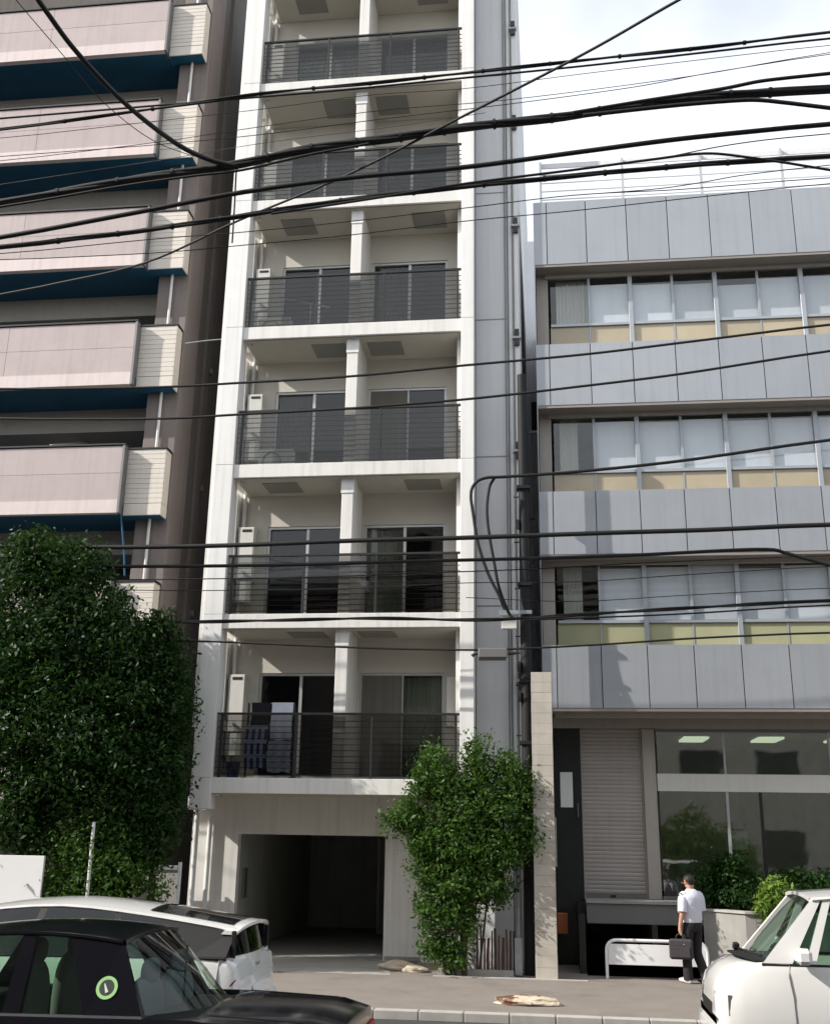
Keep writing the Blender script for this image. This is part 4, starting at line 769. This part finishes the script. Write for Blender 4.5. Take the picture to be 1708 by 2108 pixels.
for s in (1, -1):
    mb = MB(); rows = [[(3.155-.03*k-.09*max(0, v-.45)**1.2-.02*v, s*(.42+v*.262), .62+k*.19-.03*v*k) for v in np.linspace(0, 1, 6)] for k in (0, .5, 1)]
    mb.loft(rows, closed=False, cap=False); hl = mb.build('head_lamp', 'lamp_clear', VN, 60)
    lbox('indicator', 2.98, 3.03, s*.705-.012, s*.705+.012, .60, .80, 'alu_dark', VN, .004)
    MB().tube([(2.38, s*.703, 1.12), (2.40, s*.737, 1.0), (2.37, s*.745, .8), (2.36, s*.745, .4)], .006, 6).build('door_seam', 'alu_dark', VN)
    MB().tube([(2.62, s*.705, 1.112), (2.5, s*.71, 1.112), (2.39, s*.712, 1.11)], .005, 6).build('fender_seam', 'alu_dark', VN)
    lbox('door_mirror', 2.18, 2.34, s*.82-.08, s*.82+.08, 1.12, 1.28, 'car_white', VN, .04)
lbox('front_bumper', 3.03, 3.18, -.66, .66, .30, .52, 'car_white', VN, .06); lbox('grille', 3.135, 3.155, -.34, .34, .56, .68, 'car_trim', VN, .005); lbox('cabin_floor', .3, 2.5, -.64, .64, .855, .87, 'car_trim', VN, 0); lbox('dashboard', 2.25, 2.62, -.62, .62, .86, 1.12, 'seat', VN, .04)
for y in (.33, -.33): rounded('seat_back', (1.55, y, 1.1), (.09, .23, .36), 'seat', VN); rounded('headrest', (1.5, y, 1.5), (.05, .12, .1), 'seat', VN)

# ------------------------------------------------------------------ person walking away to the left with a briefcase
PB = Vector((2.25, 19.12, 0)); fv = Vector((-.62, .785, 0)); rv = Vector((.785, .62, 0))
PS = thing('person', PB, 'person in white short sleeved shirt and dark trousers walking with a briefcase', 'person')
def pt(r, f, z): return Vector(rv*r+fv*f+Vector((0, 0, z)))
V = []; E_ = []; RD = []
def pv(p, r, link=None):
    V.append(p); RD.append(r)
    if link is not None: E_.append((link, len(V)-1))
    return len(V)-1
pel = pv(pt(0, 0, .90), .10); sp = pv(pt(0, 0, 1.08), .125, pel); ch = pv(pt(0, -.01, 1.26), .14, sp); nk0 = pv(pt(0, -.01, 1.40), .062, ch); nk = pv(pt(0, .0, 1.455), .052, nk0)
h0 = pv(pt(-.01, .02, 1.51), .078, nk); h1 = pv(pt(-.01, .025, 1.58), .092, h0); h2 = pv(pt(-.01, .015, 1.635), .07, h1); pv(pt(-.03, .115, 1.545), .014, h0)
for s in (-1, 1): pv(pt(-.01+s*.088, .0, 1.555), .016, h1)
def hand(wr, d, side):
    d = d.normalized(); pm = pv(V[wr]+d*.05, .028, wr); kn = pv(V[wr]+d*.085, .024, pm); acr = fv
    for i in range(4):
        b = pv(V[kn]+acr*(-.024+.016*i)+d*.012, .0085, kn); L_ = (.030, .036, .034, .026)[i]; c = pv(V[b]+d*L_, .008, b); pv(V[c]+(d*.3+rv*side*-.9).normalized()*L_*.8, .0075, c)
    t1 = pv(V[pm]+acr*.034+d*.01, .010, pm); pv(V[t1]+(d+rv*-side*.4).normalized()*.035, .009, t1)
ls = pv(pt(-.17, -.01, 1.355), .06, ch); le = pv(pt(-.235, -.03, 1.09), .044, ls); lw = pv(pt(-.255, .02, .87), .030, le); hand(lw, Vector((0, 0, -1)), -1)
rs_ = pv(pt(.17, -.01, 1.355), .06, ch); re = pv(pt(.225, .0, 1.10), .044, rs_); rw = pv(pt(.13, .22, 1.06), .030, re); hand(rw, (-rv*.8+fv*.5), 1)
for s, f_, kz, kf, ff in ((-1, .02, .47, .06, .05), (1, -.01, .47, .02, -.16)):
    hp = pv(pt(s*.085, 0, .86), .075, pel); k_ = pv(pt(s*.095, kf, kz), .062, hp); a_ = pv(pt(s*.10, ff, .09), .042, k_); pv(pt(s*.105, ff+.15, .045), .035, a_)
me = bpy.data.meshes.new('body'); me.from_pydata([tuple(p) for p in V], E_, []); me.materials.append(M['skin']); bo = new('body', me, PS)
md = bo.modifiers.new('skin', 'SKIN'); md.use_smooth_shade = True
for i, q in enumerate(me.skin_vertices[0].data if len(me.skin_vertices) else []): pass
if not len(me.skin_vertices):
    bm = bmesh.new(); bm.from_mesh(me); bm.verts.layers.skin.verify(); bm.to_mesh(me); bm.free()
for i, q in enumerate(me.skin_vertices[0].data): q.radius = (RD[i], RD[i]); q.use_root = (i == 0)
bo.modifiers.new('subsurf', 'SUBSURF').levels = 1; bo.modifiers['subsurf'].render_levels = 1
def ell(z, a, b, dr=0, df=0, n=18): return [tuple(pt(dr+a*math.cos(t_), df+b*math.sin(t_), z)) for t_ in [2*math.pi*i/n for i in range(n)]]
LB0 = ORG[PS.name]
def pbuild(mb, nm, m, sm=60):
    me_ = mb.mesh(nm, m, (0, 0, 0), sm); return new(nm, me_, PS)
mb = MB(); mb.loft([ell(z, a, b, 0, df) for z, a, b, df in ((.93, .175, .135, 0), (.98, .185, .145, -.005), (1.08, .185, .14, -.005), (1.2, .205, .15, -.01), (1.30, .222, .148, -.025), (1.365, .20, .122, -.03), (1.41, .12, .09, -.02), (1.445, .07, .07, -.005))])
for s, e in ((-1, le), (1, re)):
    a = V[ls] if s < 0 else V[rs_]; mb.tube(spline([a+Vector((0, 0, -.01))-rv*s*.06, a+Vector((0, 0, -.015))+rv*s*.01, a.lerp(V[e], .55)+rv*s*.012, a.lerp(V[e], .98)+rv*s*.006], 4), [.05, .056, .062, .067, .070, .072, .078, .077, .076, .075, .074, .073, .074], 12)
pbuild(mb, 'shirt', 'shirt')
mb = MB(); mb.loft([ell(.975, .168, .128), ell(.90, .18, .135), ell(.82, .175, .125), ell(.78, .15, .10)])
for s, kf, ff in ((-1, .06, .05), (1, .02, -.16)): mb.tube(spline([pt(s*.088, 0, .88), pt(s*.092, kf*.6, .66), pt(s*.096, kf, .46), pt(s*.10, (kf+ff)/2, .26), pt(s*.10, ff, .055)], 3), [.098, .097, .094, .09, .087, .083, .079, .077, .076, .075, .075, .076, .077], 12)
pbuild(mb, 'trousers', 'trousers')
for s, ff, m_ in ((-1, .05, 'shoe_white'), (1, -.16, 'shoe')):
    c0 = pt(s*.105, ff+.055, .05); mb = MB(); mb.loft([[tuple(pt(s*.105+a*math.cos(t_), ff+q+.0*t_, max(.004, .045+b*math.sin(t_)))) for t_ in [2*math.pi*i/12 for i in range(12)]] for q, a, b in ((-.07, .025, .03), (-.05, .038, .05), (.03, .042, .05), (.12, .045, .035), (.18, .035, .025), (.2, .015, .015))]); pbuild(mb, 'shoe', m_)
mb = MB(); rings_ = []
for i in range(11):
    row = []
    for k in range(20):
        a = 2*math.pi*k/20; back = max(0., -math.sin(a)); front = max(0., math.sin(a)); lim = 1.45+.85*back**.8-.55*front; th = i/10*lim+.001
        row.append(tuple(pt(-.01+.098*math.sin(th)*math.cos(a), .012+.106*math.sin(th)*math.sin(a), 1.575+.098*math.cos(th))))
    rings_.append(row)
mb.loft(rings_); pbuild(mb, 'hair', 'hair')
# things carried
hp_ = PB+V[lw]+Vector((0, 0, -.10))
BC = thing('briefcase', (hp_.x, hp_.y, hp_.z-.40), 'black briefcase hanging from the hand of the walking person', 'bag')
BC.rotation_euler.z = math.atan2(-.785, .62)+R_(40); ORG[BC.name] = Vector((0, 0, 0))
lbox('case_body', -.19, .19, -.05, .05, .0, .31, 'bag', BC, .03); lbox('front_pocket', -.15, .15, -.066, -.05, .03, .2, 'bag', BC, .01); lbox('clasp', .03, .07, -.058, -.05, .21, .24, 'chrome', BC, .004)
MB().tube(spline([(-.07, 0, .30), (-.065, 0, .36), (0, 0, .385), (.065, 0, .36), (.07, 0, .30)], 5), .009, 8).build('handle', 'bag', BC, 60)
jw = PB+V[rw]
JK = MB(); rows = []
for v in np.linspace(0, 1, 7): rows.append([(jw.x-.10+.16*u+.02*math.sin(5*v+u*4), jw.y-.05-.03*math.cos(u*5), jw.z+.04-.30*v*(1-.15*u)) for u in np.linspace(0, 1, 7)]+[(jw.x-.10+.16*u, jw.y+.06, jw.z+.04-.26*v) for u in np.linspace(1, 0, 7)])
tag(JK.loft(rows).build('jacket', 'jacket', None, 60), 'dark jacket hanging over the bent forearm of the walking person', 'jacket')

# ------------------------------------------------------------------ overhead cables
def wire(label, pts, Y, wpx, m='black_cable', name='overhead_cable', ext=(1, 1), strands=1, n=7):
    P = [at(p[0], p[1], p[2] if len(p) > 2 else Y) for p in pts]; sp_ = spline(P, 7)
    if ext[0]: d = (sp_[0]-sp_[2]).normalized(); sp_ = [sp_[0]+d*14+Vector((0, 0, .8)), sp_[0]+d*6+Vector((0, 0, .12))]+sp_
    if ext[1]: d = (sp_[-1]-sp_[-3]).normalized(); sp_ = sp_+[sp_[-1]+d*6+Vector((0, 0, -.1)), sp_[-1]+d*14+Vector((0, 0, .0))]
    r = wpx/2*(1.3 if wpx > 4 else 1.1)*(Y/2230); mb = MB()
    if strands == 1: mb.tube(sp_, r, n)
    else:
        L_ = [0]
        for a, b in zip(sp_[:-1], sp_[1:]): L_.append(L_[-1]+(b-a).length)
        for s in range(strands):
            rr = r*(.62 if s else .72); ph = 2*math.pi*s/strands
            mb.tube([p+Vector((0, math.cos(ph+l*1.9), math.sin(ph+l*1.9)))*r*.52 for p, l in zip(sp_, L_)], rr, n)
        if wpx > 6:
            for q in range(3, len(sp_)-3, 4):       # lashing clips round the bundle
                mb.tube([sp_[q], sp_[q]+(sp_[q+1]-sp_[q]).normalized()*.03], r*1.32, 8)
    return tag(mb.build(name, m, None, 60), label, 'cable')
U = 9.5
wire('thick black cable crossing the top balcony of the white block', [(88, 256), (390, 214), (560, 190), (760, 172), (960, 150), (1200, 124), (1450, 98), (1623, 76)], U, 6.5, strands=2)
wire('black cable running just under the thick cable at the top right', [(700, 186), (960, 160), (1200, 136), (1450, 108), (1623, 88)], U+.2, 4.2)
wire('thin black wire below the topmost cables in the sky', [(88, 276), (300, 252), (530, 226), (760, 196), (960, 182), (1200, 152), (1450, 122), (1623, 102)], U+.4, 1.6)
wire('thin black wire crossing the sky second below the topmost cables', [(88, 322), (330, 292), (530, 262), (780, 228), (1050, 205), (1400, 160), (1623, 122)], U+.1, 1.7)
wire('thin black wire just above the heavy cable bundle', [(300, 300), (530, 278), (780, 246), (1050, 214), (1300, 180), (1450, 152), (1623, 124)], U+.3, 1.9, ext=(1, 1))
wire('thin grey wire skimming the heavy cable bundle', [(330, 330), (560, 292), (800, 262), (1000, 232)], U+.5, 1.4, 'grey_cable', ext=(1, 0))
wire('heaviest black cable bundle sweeping across the upper balconies', [(88, 404), (300, 366), (480, 340), (640, 306), (800, 286), (960, 262), (1160, 240), (1320, 216), (1480, 198), (1623, 188)], U, 15, strands=4)
wire('black cable leaving the heavy bundle upwards at the right edge', [(1180, 232), (1330, 207), (1480, 184), (1560, 168), (1623, 160)], U-.1, 7, ext=(0, 1))
wire('black cable leaving the heavy bundle downwards at the right edge', [(1200, 238), (1380, 218), (1500, 208), (1560, 206), (1623, 212)], U-.15, 8, ext=(0, 1))
wire('black cable below the heavy bundle on the left', [(88, 412), (260, 382), (400, 362), (500, 350), (640, 318), (760, 296)], U-.2, 5, ext=(1, 0))
wire('thick black cable under the heavy bundle over the pink block', [(88, 474), (300, 434), (500, 396), (720, 366), (960, 344), (1200, 312), (1400, 286), (1623, 263)], U, 9.5)
wire('twin twisted black cable crossing the fifth balcony ceiling', [(88, 500), (300, 474), (480, 447), (700, 414), (960, 384), (1180, 362), (1400, 342), (1623, 326)], U, 9, strands=3)
wire('black cable looping above the roof railing at the right', [(560, 440), (760, 410), (960, 378), (1180, 350), (1330, 330), (1450, 316), (1540, 324), (1623, 336)], U-.2, 5, ext=(0, 1))
wire('thin black wire rising from the roof railing to the right edge', [(1380, 322), (1480, 302), (1560, 290), (1623, 283)], U+.1, 2.6, ext=(0, 1))
wire('thin wire across the roof railing of the office block', [(1180, 402), (1340, 390), (1430, 378), (1520, 362), (1623, 349)], U+.1, 2.2, ext=(0, 1))
wire('long diagonal black cable climbing from lower left to upper right', [(88, 590, 12), (300, 541, 11.4), (490, 455, 10.8), (720, 358, 10), (960, 236, 9.2), (1200, 112, 8.4), (1372, 14, 7.8)], U, 5, ext=(1, 1))
wire('thick black drop cable hanging from the upper left corner', [(60, -30, 8), (100, 28, 8.3), (160, 108, 8.7), (260, 214, 9.1), (360, 293, 9.3), (430, 328, 9.4), (492, 344, 9.5)], U, 10, ext=(1, 0))
wire('thin black drop wire beside the thick drop cable', [(60, 30, 8.2), (130, 112, 8.7), (200, 196, 9), (270, 258, 9.2), (330, 296, 9.4), (400, 322, 9.4)], U, 2, ext=(1, 0))
wire('thin black wire across the fourth balcony ceiling hatches', [(88, 515), (320, 492), (500, 478), (720, 456), (960, 428), (1180, 402), (1400, 390), (1623, 372)], U, 2.2)
wire('thin black wire second across the fourth balcony ceiling hatches', [(88, 532), (330, 520), (500, 505), (720, 484), (960, 455), (1180, 434), (1400, 410), (1623, 386)], U+.2, 2.2)
wire('thin cable hanging down the left edge of the white block', [(488, 345), (486, 380), (484, 420), (481, 470), (479, 500)], U, 4, ext=(0, 0))
Q = 17.2
wire('black wire crossing between the fourth and fifth balconies', [(88, 801), (330, 797), (500, 788), (720, 775), (960, 752), (1200, 730), (1400, 706), (1623, 678)], Q, 4.6)
wire('black wire crossing the fourth balcony railing', [(88, 863), (330, 862), (500, 853), (720, 841), (960, 822), (1200, 795), (1400, 770), (1623, 735)], Q, 4.6)
wire('thick black cable crossing the third balcony above the railing', [(88, 1126), (300, 1126), (500, 1122), (730, 1113), (960, 1107), (1250, 1097), (1450, 1091), (1623, 1083)], 18.2, 8)
wire('black cable crossing the third balcony railing', [(88, 1165), (300, 1166), (600, 1163), (830, 1156), (1080, 1150), (1300, 1143), (1560, 1131), (1623, 1140)], 18.4, 6)
wire('thin black wire below the cables on the third balcony', [(88, 1192), (300, 1193), (640, 1188), (860, 1180), (1080, 1172), (1300, 1160), (1623, 1146)], 18.6, 2.4)
wire('thin wire crossing the middle of the lowest office windows', [(400, 1216), (700, 1212), (960, 1200), (1180, 1198), (1400, 1184), (1623, 1170)], 18.8, 1.8)
wire('thin wire low across the lowest office windows', [(960, 1230), (1180, 1238), (1400, 1226), (1623, 1214)], 18.8, 1.6, ext=(0, 1))
wire('black cable along the slab under the third balcony', [(88, 1282), (360, 1281), (520, 1278), (760, 1273), (960, 1276), (1090, 1272), (1340, 1256), (1623, 1240)], 19.0, 5.5, strands=2)
wire('black wire meeting the slab cable at the pole', [(1080, 1276), (1200, 1272), (1400, 1264), (1623, 1250)], 19.1, 3.4, ext=(0, 1))
wire('black wire crossing the lowest balcony ceiling', [(88, 1318), (400, 1320), (560, 1326), (760, 1334), (960, 1338), (1080, 1335), (1250, 1326), (1430, 1314), (1623, 1305)], 19.0, 4)
wire('black cable bending down in front of the grey shaft', [(1623, 917), (1400, 949), (1200, 970), (1050, 981), (1000, 984), (978, 996), (970, 1018), (975, 1060), (985, 1120), (1005, 1180), (1026, 1222), (1040, 1255)][::-1], 19.2, 5.5, ext=(0, 1))
wire('second black cable bending down beside the grey shaft', [(1018, 984), (1008, 1004), (1003, 1045), (1006, 1090), (1018, 1160), (1028, 1210), (1048, 1262), (1060, 1275)], 19.25, 5, ext=(0, 0))
wire('pale thin wire joining the pink balcony to the white block', [(383, 707), (420, 702), (462, 698)], 20.2, 2.4, 'pipe_grey', ext=(0, 0))
wire('blue hose hanging from the lowest pink balcony', [(250, 1060), (254, 1100), (257, 1140), (258, 1185)], 20.85, 4, 'blue_soffit', 'hose', ext=(0, 0))
SC = thing('splice_closure', at(1015, 1345, 19.0), 'dark box shaped cable splice hanging on the wire beside the pole', 'splice box'); c = at(1015, 1345, 19.0)
bx('closure_body', c.x-.26, c.x+.26, 18.94, 19.06, c.z-.09, c.z+.09, 'alu_dark', SC, .02); bx('closure_tray', c.x-.25, c.x+.23, 18.95, 19.07, c.z-.12, c.z-.092, 'rail_black', SC); MB().tube([(c.x-.27, 19, c.z), (c.x-.34, 19, c.z-.02), (c.x-.37, 19, c.z-.05)], [.03, .025, .04], 8).build('cable_gland', 'rail_black', SC); MB().tube([(c.x+.27, 19, c.z), (c.x+.38, 19, c.z), (c.x+.5, 19, c.z+.01)], [.04, .03, .012], 8).build('cable_gland', 'rail_black', SC)
